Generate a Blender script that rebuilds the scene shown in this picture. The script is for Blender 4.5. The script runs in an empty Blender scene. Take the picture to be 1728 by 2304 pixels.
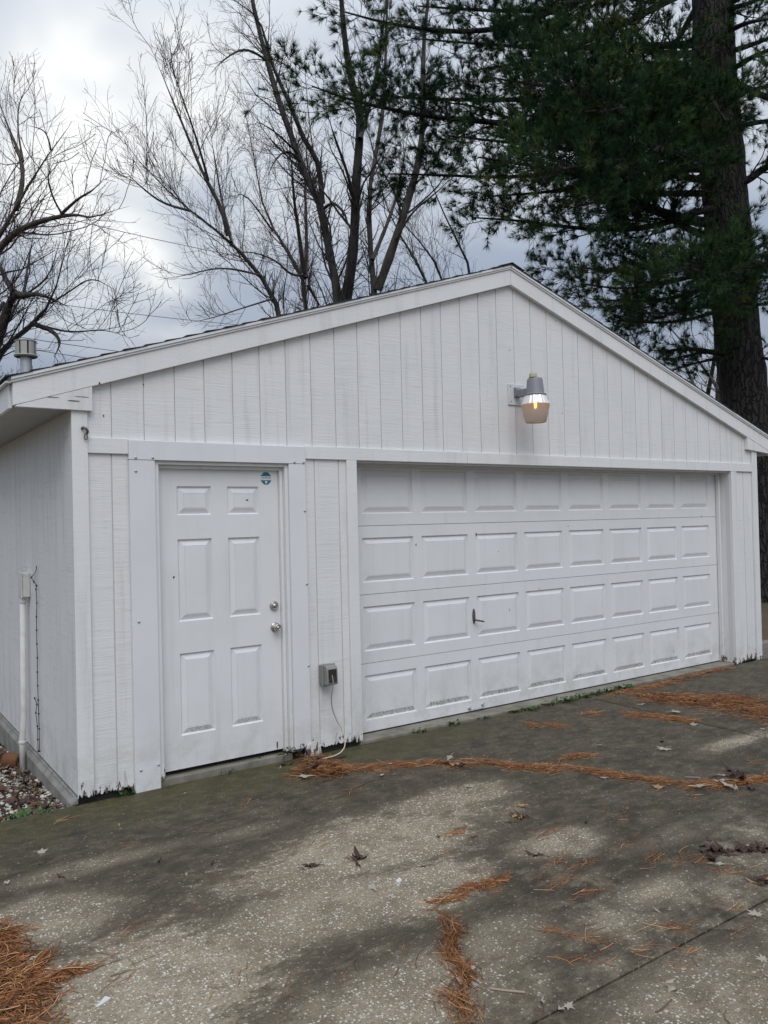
import bpy, math, random
import numpy as np
from mathutils import Vector, Matrix
R = math.radians
rng = np.random.default_rng(7)
random.seed(7)
SC = bpy.context.scene
COL = SC.collection

# ------------------------------------------------------------------ camera
CX, CY, CZ = -1.1745, -4.9968, 1.6298
YAW, PITCH, ROLL, FPX = 0.6052, 0.0122, -0.0234, 1785.37
fw = Vector((math.sin(YAW)*math.cos(PITCH), math.cos(YAW)*math.cos(PITCH), math.sin(PITCH)))
rt0 = Vector((math.cos(YAW), -math.sin(YAW), 0)); up0 = rt0.cross(fw)
rt = rt0*math.cos(ROLL) + up0*math.sin(ROLL); up = up0*math.cos(ROLL) - rt0*math.sin(ROLL)
cam_d = bpy.data.cameras.new('camera'); cam = bpy.data.objects.new('camera', cam_d); COL.objects.link(cam)
M = Matrix.Identity(4)
for i in range(3):
    M[i][0], M[i][1], M[i][2] = rt[i], up[i], -fw[i]
M[0][3], M[1][3], M[2][3] = CX, CY, CZ
cam.matrix_world = M
cam_d.sensor_fit = 'VERTICAL'; cam_d.sensor_height = 36.0; cam_d.sensor_width = 27.0
cam_d.lens = 36.0*FPX/2304; cam_d.clip_start = 0.05; cam_d.clip_end = 2000
SC.camera = cam
SC.render.resolution_x, SC.render.resolution_y = 768, 1024
C0 = np.array([CX, CY, CZ]); FW, RT, UP = np.array(fw), np.array(rt), np.array(up)

def ray(u, v): return FW + RT*(u-864)/FPX + UP*(1152-v)/FPX       # photograph pixel -> direction (depth 1)
def at(u, v, d): return C0 + ray(u, v)*d
def onY(u, v, y=0.0):
    d = ray(u, v); return C0 + d*(y-CY)/d[1]
def onX(u, v, x=0.0):
    d = ray(u, v); return C0 + d*(x-CX)/d[0]
GZ, GS = -0.02, 0.01                                            # driveway plane z = GZ + GS*y
def onG(u, v):
    d = ray(u, v); t = (GZ+GS*CY-CZ)/(d[2]-GS*d[1]); return C0 + d*t
def gz(y): return GZ + GS*y

# ------------------------------------------------------------------ node helpers
class NT:
    def __init__(s, tree): s.t = tree; s.n = tree.nodes; s.l = tree.links
    def new(s, typ, **kw):
        n = s.n.new(typ)
        for k, v in kw.items(): setattr(n, k, v)
        return n
    def put(s, sock, v):
        if hasattr(v, 'is_output') or isinstance(v, bpy.types.NodeSocket): s.l.new(v, sock)
        elif v is not None:
            if sock.type == 'RGBA' and hasattr(v, '__len__') and len(v) == 3: v = (*v, 1)
            sock.default_value = v
    def math(s, op, a, b=0.0, c=0.0, clamp=False):
        n = s.new('ShaderNodeMath', operation=op, use_clamp=clamp)
        for i, x in enumerate((a, b, c)): s.put(n.inputs[i], x)
        return n.outputs[0]
    def vmath(s, op, a, b=None):
        n = s.new('ShaderNodeVectorMath', operation=op)
        s.put(n.inputs[0], a)
        if b is not None: s.put(n.inputs[1], b)
        return n.outputs['Value'] if op in ('LENGTH', 'DOT_PRODUCT', 'DISTANCE') else n.outputs[0]
    def noise(s, vec, scale, detail=4, rough=.55, dist=0.0, col=False):
        n = s.new('ShaderNodeTexNoise'); s.put(n.inputs['Vector'], vec)
        n.inputs['Scale'].default_value = scale; n.inputs['Detail'].default_value = detail
        n.inputs['Roughness'].default_value = rough; n.inputs['Distortion'].default_value = dist
        return n.outputs['Color' if col else 'Fac']
    def voro(s, vec, scale, feature='F1', out='Distance', rnd=1.0):
        n = s.new('ShaderNodeTexVoronoi', feature=feature); s.put(n.inputs['Vector'], vec)
        n.inputs['Scale'].default_value = scale; n.inputs['Randomness'].default_value = rnd
        return n.outputs[out]
    def scale(s, vec, xyz): return s.vmath('MULTIPLY', vec, xyz)
    def mr(s, v, a, b, c=0.0, d=1.0, smooth=True):
        n = s.new('ShaderNodeMapRange', interpolation_type='SMOOTHSTEP' if smooth else 'LINEAR')
        for i, x in enumerate((v, a, b, c, d)): s.put(n.inputs[i], x)
        return n.outputs[0]
    def mix(s, f, a, b, blend='MIX'):
        n = s.new('ShaderNodeMix', data_type='RGBA', blend_type=blend)
        s.put(n.inputs[0], f); s.put(n.inputs[6], a); s.put(n.inputs[7], b)
        return n.outputs[2]
    def sep(s, v):
        n = s.new('ShaderNodeSeparateXYZ'); s.put(n.inputs[0], v); return n.outputs
    def comb(s, x, y, z):
        n = s.new('ShaderNodeCombineXYZ')
        for i, q in enumerate((x, y, z)): s.put(n.inputs[i], q)
        return n.outputs[0]
    def bump(s, h, strength=.3, dist=.01):
        n = s.new('ShaderNodeBump'); s.put(n.inputs['Height'], h)
        n.inputs['Strength'].default_value = strength; n.inputs['Distance'].default_value = dist
        return n.outputs[0]

def material(name, fn=None, color=(.5, .5, .5), rough=.6, metal=0.0, spec=.35):
    m = bpy.data.materials.new(name); m.use_nodes = True
    t = NT(m.node_tree); b = m.node_tree.nodes['Principled BSDF']
    b.inputs['Base Color'].default_value = (*color, 1); b.inputs['Roughness'].default_value = rough
    b.inputs['Metallic'].default_value = metal; b.inputs['Specular IOR Level'].default_value = spec
    if fn:
        r = fn(t, t.new('ShaderNodeTexCoord').outputs['Object']) or {}
        for k, v in r.items(): t.put(b.inputs[k], v)
    return m

# ------------------------------------------------------------------ world: overcast sky with cloud breaks
SUN_EL, SUN_AZ = R(52), R(205)     # azimuth clockwise from +Y: aimed from behind the camera to brighten the front, opposite the bright cloud
w = bpy.data.worlds.new('World'); SC.world = w; w.use_nodes = True
t = NT(w.node_tree); bg = w.node_tree.nodes['Background']
sky = t.new('ShaderNodeTexSky', sky_type='NISHITA', sun_disc=False, sun_elevation=SUN_EL, sun_rotation=SUN_AZ)
sky.air_density = 1.2; sky.dust_density = 3.0
d = t.new('ShaderNodeTexCoord').outputs['Generated']
dx, dy, dz = t.sep(d)
el = t.math('MAXIMUM', dz, 0.0)
den = t.math('ADD', el, .22)
pl = t.comb(t.math('DIVIDE', dx, den), t.math('DIVIDE', dy, den), 0.0)
n1 = t.noise(t.vmath('ADD', pl, (3.1, 1.7, 0)), .85, 4, .52, .35)
n2 = t.noise(t.vmath('ADD', pl, (7.0, 4.0, 2)), 2.4, 3, .5, .2)
cl = t.math('ADD', t.math('MULTIPLY', n1, .75), t.math('MULTIPLY', n2, .25))
shade = t.mr(cl, .40, .64, 0, 1)
grad = t.math('MULTIPLY_ADD', el, 1.15, .84)                    # overcast: zenith brighter than horizon
ccol = t.mix(shade, (.50, .585, .74), (.80, .86, .95))
ccol = t.mix(1.0, ccol, t.comb(grad, grad, grad), 'MULTIPLY')
# thin places in the cloud where the light comes through
for (u, v, k, wd) in ((215, 505, 1.0, 30), (190, 235, .6, 60), (470, 235, .5, 70), (560, 250, .3, 20)):
    q = ray(u, v); q = q/np.linalg.norm(q)
    dot = t.vmath('DOT_PRODUCT', d, tuple(q))
    wob = t.math('MULTIPLY_ADD', n2, .030, -.015)
    g = t.math('POWER', t.math('MAXIMUM', t.math('ADD', dot, wob), 0.0), wd*6)
    ccol = t.mix(t.math('MULTIPLY', g, k, clamp=True), ccol, (1.75, 1.78, 1.75))
skyc = t.mix(.90, sky.outputs[0], t.mix(1.0, ccol, (10, 10, 10), 'MULTIPLY'))
t.put(bg.inputs[0], skyc); bg.inputs[1].default_value = 0.064

sun_d = bpy.data.lights.new('sun', 'SUN'); sun_d.energy = 1.5; sun_d.angle = R(45); sun_d.color = (1, .98, .96)
sun = bpy.data.objects.new('sun', sun_d); COL.objects.link(sun)
sdir = Vector((math.sin(SUN_AZ)*math.cos(SUN_EL), math.cos(SUN_AZ)*math.cos(SUN_EL), math.sin(SUN_EL)))
sun.rotation_euler = sdir.to_track_quat('Z', 'Y').to_euler(); sun.location = sdir*30
SC.view_settings.view_transform = 'Standard'; SC.view_settings.look = 'None'
SC.view_settings.exposure = 0.02; SC.view_settings.gamma = 1.0; SC.view_settings.use_curve_mapping = False
SC.render.engine = 'CYCLES'
SC.cycles.max_bounces = 5; SC.cycles.diffuse_bounces = 2; SC.cycles.glossy_bounces = 3
SC.cycles.transmission_bounces = 6; SC.cycles.transparent_max_bounces = 8
try: SC.cycles.use_denoising = True
except Exception: pass

# ------------------------------------------------------------------ mesh helpers
class MB:
    def __init__(s): s.v = []; s.f = []
    def add(s, vs, fs):
        o = len(s.v); s.v += [tuple(map(float, p)) for p in vs]; s.f += [[i+o for i in f] for f in fs]; return s
    def box(s, x0, x1, y0, y1, z0, z1):
        vs = [(x, y, z) for z in (z0, z1) for y in (y0, y1) for x in (x0, x1)]
        return s.add(vs, [[0, 2, 3, 1], [4, 5, 7, 6], [0, 1, 5, 4], [1, 3, 7, 5], [3, 2, 6, 7], [2, 0, 4, 6]])
    def prism(s, poly, a0, a1, axis='y'):
        # poly in the plane across the axis: (x,z) for y, (y,z) for x, (x,y) for z
        mk = {'y': lambda p, a: (p[0], a, p[1]), 'x': lambda p, a: (a, p[0], p[1]), 'z': lambda p, a: (p[0], p[1], a)}[axis]
        n = len(poly)
        vs = [mk(p, a0) for p in poly] + [mk(p, a1) for p in poly]
        fs = [list(range(n))[::-1], list(range(n, 2*n))] + [[i, (i+1) % n, n+(i+1) % n, n+i] for i in range(n)]
        return s.add(vs, fs)
    def tube(s, pts, rad, n=8, cap=True):
        pts = [Vector(p) for p in pts]; m = len(pts)
        if not hasattr(rad, '__len__'): rad = [rad]*m
        t0 = (pts[1]-pts[0]).normalized()
        ref = Vector((0, 0, 1)) if abs(t0.z) < .9 else Vector((1, 0, 0))
        u = t0.cross(ref).normalized(); vs = []
        for i in range(m):
            tt = (pts[min(i+1, m-1)]-pts[max(i-1, 0)]).normalized()
            u = (u - tt*u.dot(tt)).normalized(); w_ = tt.cross(u)
            vs += [pts[i] + (u*math.cos(2*math.pi*k/n) + w_*math.sin(2*math.pi*k/n))*rad[i] for k in range(n)]
        fs = [[i*n+k, i*n+(k+1) % n, (i+1)*n+(k+1) % n, (i+1)*n+k] for i in range(m-1) for k in range(n)]
        if cap: fs += [list(range(n))[::-1], [(m-1)*n+k for k in range(n)]]
        return s.add(vs, fs)
    def lathe(s, prof, o, ax=(0, 0, 1), n=24, ribs=0):
        # prof: (radius, along)
        ax = Vector(ax).normalized(); o = Vector(o)
        ref = Vector((1, 0, 0)) if abs(ax.x) < .9 else Vector((0, 0, 1))
        u = ax.cross(ref).normalized(); w_ = ax.cross(u); vs = []; m = len(prof)
        for (r, a) in prof:
            for k in range(n):
                rr = r*(1 + (ribs if k % 2 else 0))
                vs.append(o + ax*a + (u*math.cos(2*math.pi*k/n) + w_*math.sin(2*math.pi*k/n))*max(rr, 1e-5))
        fs = [[i*n+k, i*n+(k+1) % n, (i+1)*n+(k+1) % n, (i+1)*n+k] for i in range(m-1) for k in range(n)]
        return s.add(vs, fs)
    def mesh(s, name, mat, smooth=False):
        me = bpy.data.meshes.new(name); me.from_pydata(s.v, [], s.f)
        if mat: me.materials.append(mat)
        import bmesh
        bm = bmesh.new(); bm.from_mesh(me); bmesh.ops.recalc_face_normals(bm, faces=bm.faces); bm.to_mesh(me); bm.free()
        if smooth: me.polygons.foreach_set('use_smooth', [True]*len(me.polygons))
        return me
    def build(s, name, mat, parent=None, smooth=False, bevel=0, **kw):
        return obj(name, s.mesh(name, mat, smooth), parent, bevel, **kw)

def obj(name, data, parent=None, bevel=0, loc=None, label=None, cat=None, group=None, kind=None):
    o = bpy.data.objects.new(name, data); COL.objects.link(o)
    if parent is not None: o.parent = parent
    if loc is not None: o.location = loc
    if bevel:
        m = o.modifiers.new('bevel', 'BEVEL'); m.width = bevel; m.segments = 2; m.limit_method = 'ANGLE'
    tag(o, label, cat, group, kind)
    return o
def tag(o, label=None, cat=None, group=None, kind=None):
    if label: o['label'] = label
    if cat: o['category'] = cat
    if group: o['group'] = group
    if kind: o['kind'] = kind
    return o
def thing(name, label, cat, loc=(0, 0, 0), group=None):
    return obj(name, None, loc=loc, label=label, cat=cat, group=group)
def np_mesh(name, V, F, mat, attr=None, smooth=False):
    # V [n,3], F [m,k] all faces same size
    V = np.asarray(V, np.float32); F = np.asarray(F, np.int32); k = F.shape[1]
    me = bpy.data.meshes.new(name); me.vertices.add(len(V)); me.vertices.foreach_set('co', V.ravel())
    me.loops.add(F.size); me.loops.foreach_set('vertex_index', F.ravel())
    me.polygons.add(len(F)); me.polygons.foreach_set('loop_start', np.arange(0, F.size, k, dtype=np.int32))
    me.polygons.foreach_set('loop_total', np.full(len(F), k, np.int32))
    if smooth: me.polygons.foreach_set('use_smooth', np.ones(len(F), bool))
    if attr is not None:
        a = me.attributes.new('tint', 'FLOAT', 'POINT'); a.data.foreach_set('value', np.asarray(attr, np.float32))
    me.materials.append(mat); me.update(calc_edges=True); me.validate(); return me

def tubes_np(P, Rr, sides):
    # P [m,n,3] polylines, Rr [m,n] -> V,F
    m, n, _ = P.shape
    T = np.empty_like(P); T[:, 1:-1] = P[:, 2:]-P[:, :-2]; T[:, 0] = P[:, 1]-P[:, 0]; T[:, -1] = P[:, -1]-P[:, -2]
    T /= np.linalg.norm(T, axis=2, keepdims=True)+1e-9
    mean = T.mean(1); ref = np.where(np.abs(mean[:, 2:3]) < .8, np.array([[0, 0, 1.]]), np.array([[1., 0, 0]]))
    U = np.cross(T, ref[:, None, :]); U /= np.linalg.norm(U, axis=2, keepdims=True)+1e-9
    W = np.cross(T, U); a = np.arange(sides)*2*np.pi/sides
    V = P[:, :, None, :] + Rr[:, :, None, None]*(U[:, :, None, :]*np.cos(a)[:, None] + W[:, :, None, :]*np.sin(a)[:, None])
    base = (np.arange(m)[:, None, None]*n + np.arange(n-1)[None, :, None])*sides
    k = np.arange(sides); k2 = (k+1) % sides
    F = np.stack([base+k, base+k2, base+sides+k2, base+sides+k], -1).reshape(-1, 4)
    return V.reshape(-1, 3), F
def join_np(parts):
    Vs, Fs, o = [], [], 0
    for V, F in parts:
        Vs.append(V); Fs.append(F+o); o += len(V)
    return np.concatenate(Vs), np.concatenate(Fs)

# ------------------------------------------------------------------ materials
def paint(tint=(.79, .795, .795), grain='none', streak=.35, peel=False, lowdirt=True, name='white_paint', rough=.55):
    def fn(t, p):
        oi = t.new('ShaderNodeObjectInfo').outputs['Random']
        pv = t.vmath('ADD', p, t.comb(t.math('MULTIPLY', oi, 17.0), 0.0, t.math('MULTIPLY', oi, 9.0)))
        x, y, z = t.sep(t.new('ShaderNodeNewGeometry').outputs['Position'])
        big = t.noise(pv, 2.2, 5, .6)
        strk = t.noise(t.scale(pv, (14, 14, .9)), 1.0, 5, .6)
        c = t.mix(t.mr(big, .35, .75, 0, .55), tint, tuple(a*b for a, b in zip(tint, (.90, .905, .90))))
        c = t.mix(t.math('MULTIPLY', t.mr(strk, .5, .78), streak), c, (.47, .475, .46))
        c = t.mix(t.mr(oi, 0, 1, 0, .10), c, (.62, .625, .64))
        h = t.noise(pv, 60, 3)
        if grain == 'none': h = t.math('ADD', h, t.math('MULTIPLY', t.noise(pv, 3.2, 2), 5.0))
        if grain == 'rough':       # rough-sawn face, saw marks across the board
            g1 = t.noise(t.scale(pv, (3.0, 3.0, 90)), 1.0, 3, .65)
            g2 = t.noise(t.scale(pv, (9.0, 9.0, 230)), 1.0, 2, .6)
            g3 = t.noise(t.scale(pv, (1.2, 1.2, 26)), 1.0, 4, .75)
            h = t.math('ADD', t.math('MULTIPLY', g1, .6), t.math('ADD', t.math('MULTIPLY', g2, .45), t.math('MULTIPLY', g3, .5)))
            c = t.mix(t.mr(g3, .56, .74, 0, .32), c, (.50, .50, .50))
            c = t.mix(t.mr(g1, .58, .76, 0, .46), c, (.42, .42, .42))
        if grain == 'wood':
            g1 = t.noise(t.scale(pv, (1.5, 1.5, 40)), 1.0, 4, .6)
            h = t.math('ADD', h, g1)
        if lowdirt:
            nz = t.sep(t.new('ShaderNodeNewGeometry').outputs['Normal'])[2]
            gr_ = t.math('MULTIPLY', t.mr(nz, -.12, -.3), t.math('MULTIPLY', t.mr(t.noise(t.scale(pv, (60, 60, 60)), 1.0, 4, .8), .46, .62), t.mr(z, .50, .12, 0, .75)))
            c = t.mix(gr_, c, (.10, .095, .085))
            lo = t.math('MULTIPLY', t.mr(z, .55, -.02), t.mr(t.noise(pv, 5.0, 5, .7), .38, .72))
            c = t.mix(t.math('MULTIPLY', lo, .5), c, (.40, .39, .33))
        if peel:
            pz = t.math('ADD', t.math('MULTIPLY', t.mr(z, .26, -.02, 0, 1), .42), t.noise(t.scale(pv, (22, 22, 8)), 1.0, 5, .7))
            pm = t.mr(pz, .90, .93)
            c = t.mix(pm, c, t.mix(t.noise(pv, 30, 2), (.05, .035, .028), (.20, .14, .11)))
        # small knocks
        kn = t.voro(t.vmath('ADD', pv, t.comb(0.0, 0.0, t.noise(pv, 9, 2))), 5.5)
        c = t.mix(t.mr(kn, .020, .012, 0, .7), c, (.12, .115, .11))
        return {'Base Color': c, 'Normal': t.bump(h, {'rough': .75, 'wood': .3}.get(grain, .05), .004), 'Roughness': rough}
    return material(name, fn)

PAINT = paint(name='weathered_white_paint', grain='wood', peel=True)
SIDING = paint((.785, .79, .79), 'rough', .42, True, name='rough_sawn_siding_paint')
SIDE2 = paint((.785, .795, .79), 'rough', .40, False, name='side_wall_siding_paint')
CLAD = paint((.77, .785, .80), 'none', .16, False, True, name='smooth_casing_paint', rough=.42)
DOORP = paint((.785, .795, .805), 'none', .22, False, True, name='door_enamel', rough=.40)
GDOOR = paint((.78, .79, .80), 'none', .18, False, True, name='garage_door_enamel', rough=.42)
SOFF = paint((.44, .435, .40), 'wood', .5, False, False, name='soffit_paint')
DARK = material('dark_gap', color=(.02, .02, .02), rough=.9)
BACK = material('groove_backing', color=(.66, .66, .66), rough=.9)
def conc_fn(t, p):
    n = t.noise(p, 6, 6, .65); s = t.noise(p, 90, 3, .6)
    c = t.mix(t.mr(n, .3, .75), (.30, .29, .265), (.16, .155, .135))
    c = t.mix(t.mr(s, .55, .8, 0, .5), c, (.10, .10, .09))
    return {'Base Color': c, 'Normal': t.bump(s, .3, .004), 'Roughness': .9}
BLOCK = material('foundation_concrete', conc_fn)
def sill_fn(t, p):
    n = t.noise(p, 5, 6, .65); s = t.noise(p, 120, 3, .6)
    c = t.mix(t.mr(n, .3, .75), (.28, .26, .22), (.14, .128, .10))
    c = t.mix(t.mr(s, .55, .75, 0, .4), c, (.13, .12, .10))
    return {'Base Color': c, 'Normal': t.bump(s, .25, .003), 'Roughness': .9}
SHADE_FOOT = material('shade_dark_footing', lambda t, p: {'Base Color': t.mix(t.noise(p, 14, 4), (.035, .032, .028), (.10, .095, .082))}, rough=.9)  # shadow of the gap below the siding, painted into the footing colour
SILL = material('sill_concrete', sill_fn)

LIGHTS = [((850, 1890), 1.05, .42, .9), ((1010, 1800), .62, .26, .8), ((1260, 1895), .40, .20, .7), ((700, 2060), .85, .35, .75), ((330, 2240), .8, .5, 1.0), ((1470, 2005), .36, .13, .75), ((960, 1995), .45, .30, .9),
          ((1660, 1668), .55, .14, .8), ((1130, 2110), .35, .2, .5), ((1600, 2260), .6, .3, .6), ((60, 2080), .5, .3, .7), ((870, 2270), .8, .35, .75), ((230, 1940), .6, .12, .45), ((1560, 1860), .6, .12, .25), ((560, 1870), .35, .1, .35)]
def drive_fn(t, p):
    x, y, z = t.sep(p)
    p2 = t.comb(x, y, 0.0)
    big = t.noise(p2, .9, 6, .62, .4); mid = t.noise(p2, 4.5, 6, .68, .3); fine = t.noise(p2, 70, 4, .7)
    mid2 = t.noise(t.vmath('MULTIPLY', p2, (.75, 1.5, 1)), 11, 6, .78, .3)
    warp = t.math('ADD', t.math('MULTIPLY_ADD', big, 1.5, -.75), t.math('ADD', t.math('MULTIPLY_ADD', mid, 1.3, -.65), t.math('MULTIPLY_ADD', mid2, 2.0, -1.0)))
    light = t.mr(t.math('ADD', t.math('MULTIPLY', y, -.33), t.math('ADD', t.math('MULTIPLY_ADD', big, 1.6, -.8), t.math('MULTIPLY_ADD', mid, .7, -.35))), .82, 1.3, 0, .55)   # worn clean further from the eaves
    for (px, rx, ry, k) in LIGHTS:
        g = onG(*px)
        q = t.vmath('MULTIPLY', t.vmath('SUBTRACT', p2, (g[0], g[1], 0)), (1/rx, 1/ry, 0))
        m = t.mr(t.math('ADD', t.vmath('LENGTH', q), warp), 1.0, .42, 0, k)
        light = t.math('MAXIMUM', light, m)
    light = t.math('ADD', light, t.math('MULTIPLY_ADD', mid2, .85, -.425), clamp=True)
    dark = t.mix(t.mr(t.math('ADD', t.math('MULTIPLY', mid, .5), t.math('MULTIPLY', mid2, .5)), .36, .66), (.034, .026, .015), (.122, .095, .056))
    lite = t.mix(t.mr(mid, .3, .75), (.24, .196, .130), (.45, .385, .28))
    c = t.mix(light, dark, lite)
    grit = t.noise(p2, 150, 3, .75)
    c = t.mix(t.mr(fine, .35, .75, 0, .55), c, t.mix(light, (.024, .021, .016), (.095, .083, .063)))
    c = t.mix(t.mr(grit, .56, .72, 0, .55), c, t.mix(light, (.13, .115, .09), (.46, .42, .35)))
    c = t.mix(t.mr(grit, .46, .30, 0, .55), c, t.mix(light, (.020, .017, .013), (.07, .062, .048)))
    # exposed pale aggregate
    dens = t.mr(t.math('ADD', t.math('MULTIPLY', light, .8), t.math('MULTIPLY_ADD', mid, .9, -.25)), .15, 1.0, .05, .62)
    peb = None
    for (sc_v, off, r0_, r1_, kd) in ((70, (0, 0, 0), .38, .22, .85), (118, (3.7, 1.1, 0), .38, .2, .6), (42, (5.3, 2.2, 0), .30, .18, .36)):
        pv_ = t.vmath('ADD', p2, off)
        dist_ = t.vmath('ADD', pv_, t.vmath('MULTIPLY', t.noise(p2, 60, 2, col=True), (.006, .006, 0)))
        rr_ = t.sep(t.voro(dist_, sc_v, out='Color'))[0]
        one = t.math('MULTIPLY', t.math('LESS_THAN', rr_, t.math('MULTIPLY', dens, kd)), t.mr(t.math('DIVIDE', t.voro(dist_, sc_v), t.math('MULTIPLY_ADD', t.noise(p2, 38, 2), 1.9, .02)), r0_, r1_))
        peb = one if peb is None else t.math('MAXIMUM', peb, one)
    c = t.mix(t.math('MULTIPLY', peb, t.mr(light, 0, 1, .30, .95)), c, t.mix(t.noise(p2, 40, 2), (.46, .42, .35), (.74, .72, .67)))
    v2 = t.voro(t.vmath('ADD', p2, (1.3, .2, 0)), 95); rr2 = t.sep(t.voro(t.vmath('ADD', p2, (1.3, .2, 0)), 95, out='Color'))[1]
    pit = t.math('MULTIPLY', t.math('LESS_THAN', rr2, .35), t.mr(v2, .34, .2))
    c = t.mix(t.math('MULTIPLY', pit, .5), c, (.030, .026, .020))
    # moss by the wall
    ms = t.math('MULTIPLY', t.mr(y, -1.15, -.12), t.mr(x, 4.4, 2.6))
    mn = t.mr(t.math('ADD', t.math('MULTIPLY', ms, .55), t.math('MULTIPLY', mid, .75)), .66, .92)
    c = t.mix(t.math('MULTIPLY', mn, .5), c, t.mix(t.mr(fine, .3, .7), (.028, .030, .009), (.080, .080, .020)))
    mb = t.mr(t.math('ADD', t.math('MULTIPLY', ms, .34), t.noise(p2, 17, 5, .75)), .86, .97)
    c = t.mix(t.math('MULTIPLY', mb, .6), c, (.105, .092, .022))
    wet = t.mr(light, 0, .6, 1, 0)
    h = t.math('ADD', t.math('MULTIPLY', fine, .6), t.math('ADD', t.math('MULTIPLY', peb, .5), t.math('MULTIPLY', pit, -.5)))
    return {'Base Color': c, 'Normal': t.bump(h, .45, .004), 'Roughness': t.mr(wet, 0, 1, .88, .62)}
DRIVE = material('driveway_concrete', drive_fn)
def soil_fn(t, p):
    n = t.noise(p, 1.1, 6, .6); f = t.noise(p, 22, 6, .7)
    c = t.mix(t.mr(n, .3, .7), (.075, .055, .034), (.115, .08, .045))
    c = t.mix(t.mr(f, .45, .7), c, (.19, .125, .07))
    c = t.mix(t.mr(t.noise(p, .25, 3), .5, .62, 0, .8), c, (.06, .075, .028))
    return {'Base Color': c, 'Normal': t.bump(f, .8, .03), 'Roughness': .95}
SOIL = material('leaf_strewn_soil', soil_fn)
def tintmat(name, ramp, rough=.8, spec=.2, extra=None):
    def fn(t, p):
        a = t.new('ShaderNodeAttribute', attribute_name='tint').outputs['Fac']
        cr = t.new('ShaderNodeValToRGB'); t.l.new(a, cr.inputs[0]); e = cr.color_ramp.elements
        while len(e) < len(ramp): e.new(.5)
        for i, (q, c) in enumerate(ramp): e[i].position = q; e[i].color = (*c, 1)
        c = cr.outputs[0]
        if extra: c = extra(t, p, c)
        return {'Base Color': c}
    return material(name, fn, rough=rough, spec=spec)
STONE = tintmat('gravel_stone', [(0, (.14, .12, .10)), (.3, (.34, .30, .25)), (.65, (.55, .52, .45)), (1, (.74, .72, .67))], .85)
LITTER = tintmat('dead_leaf_litter', [(0, (.035, .022, .017)), (.5, (.095, .058, .042)), (.8, (.17, .105, .065)), (1, (.27, .18, .10))], .75)
NEEDLE = tintmat('fallen_pine_needle', [(0, (.050, .028, .018)), (.3, (.15, .068, .030)), (.6, (.27, .105, .036)), (.85, (.41, .175, .060)), (1, (.52, .32, .16))], .6)
PINEN = tintmat('pine_needle_green', [(0, (.018, .042, .023)), (.4, (.034, .074, .034)), (.75, (.072, .122, .040)), (1, (.15, .155, .055))], .75, .06)
def bark_fn(a, b, sc=9):
    def fn(t, p):
        n = t.noise(t.scale(p, (1, 1, .22)), sc, 5, .7, .5); f = t.noise(p, 30, 4, .6)
        c = t.mix(t.mr(n, .38, .62), a, b)
        c = t.mix(t.mr(f, .5, .8, 0, .4), c, tuple(q*.5 for q in a))
        return {'Base Color': c, 'Normal': t.bump(n, .9, .04), 'Roughness': .9}
    return fn
def pbark_fn(t, p):
    q = t.scale(p, (1, 1, .20)); v = t.voro(t.vmath('ADD', q, t.vmath('MULTIPLY', t.noise(p, 5, 3, col=True), (.12, .12, .12))), 13, 'DISTANCE_TO_EDGE')
    f = t.noise(p, 26, 5, .7); h = t.math('ADD', t.mr(v, 0, .16), t.math('MULTIPLY', f, .4))
    c = t.mix(t.mr(v, .01, .13), (.012, .011, .012), t.mix(f, (.024, .022, .023), (.058, .052, .050)))
    return {'Base Color': c, 'Normal': t.bump(h, 1.0, .05), 'Roughness': .95}
PBARK = material('pine_bark', pbark_fn)
BARK1 = material('grey_bark', bark_fn((.055, .052, .046), (.115, .108, .096), 7))
BARK2 = material('brown_bark', bark_fn((.058, .046, .040), (.125, .10, .085), 7))
BARK3 = material('dark_bark', bark_fn((.030, .028, .027), (.075, .070, .066), 7))
TWIG1 = material('grey_twig', color=(.060, .052, .050), rough=.9); TWIG2 = material('reddish_twig', color=(.085, .060, .056), rough=.9); TWIG3 = material('dark_twig', color=(.05, .042, .042), rough=.9)
STEEL = material('satin_nickel', lambda t, p: {'Roughness': t.mr(t.noise(p, 60, 3), .3, .7, .25, .45)}, (.52, .50, .47), .35, 1.0)
RUST = material('tarnished_metal', lambda t, p: {'Base Color': t.mix(t.noise(p, 70, 3), (.10, .085, .075), (.28, .25, .23))}, rough=.5, metal=.7)
GALV = material('galvanised_steel', lambda t, p: {'Base Color': t.mix(t.noise(p, 25, 4), (.42, .44, .46), (.58, .60, .62))}, rough=.45, metal=.6)
SHING = material('asphalt_shingle', lambda t, p: {'Base Color': t.mix(t.noise(p, 160, 3), (.018, .018, .020), (.06, .058, .058))}, rough=.95)
LAMPG = material('lamp_housing_grey', lambda t, p: {'Base Color': t.mix(t.noise(p, 18, 4), (.20, .205, .225), (.27, .275, .295))}, rough=.5, metal=.1)
ALU = material('ribbed_aluminium', color=(.90, .90, .89), rough=.35, metal=.55)
CELL = material('photocell_plastic', color=(.46, .44, .31), rough=.5)
PLATE = material('mounting_plate_paint', color=(.66, .68, .67), rough=.55)
BULB = bpy.data.materials.new('glowing_lamp'); BULB.use_nodes = True
bb = BULB.node_tree.nodes['Principled BSDF']; bb.inputs['Base Color'].default_value = (1, .5, .1, 1)
bb.inputs['Emission Color'].default_value = (1, .40, .05, 1); bb.inputs['Emission Strength'].default_value = 12
def lens_fn(t, p):
    return {'Base Color': (.62, .56, .50, 1), 'Normal': t.bump(t.math('SINE', t.math('MULTIPLY', t.sep(p)[2], 700)), .25, .002)}
LENS = material('prismatic_lens', lens_fn, rough=.42, spec=.4)
LENS.node_tree.nodes['Principled BSDF'].inputs['Transmission Weight'].default_value = .55
LENS.node_tree.nodes['Principled BSDF'].inputs['IOR'].default_value = 1.2
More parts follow.
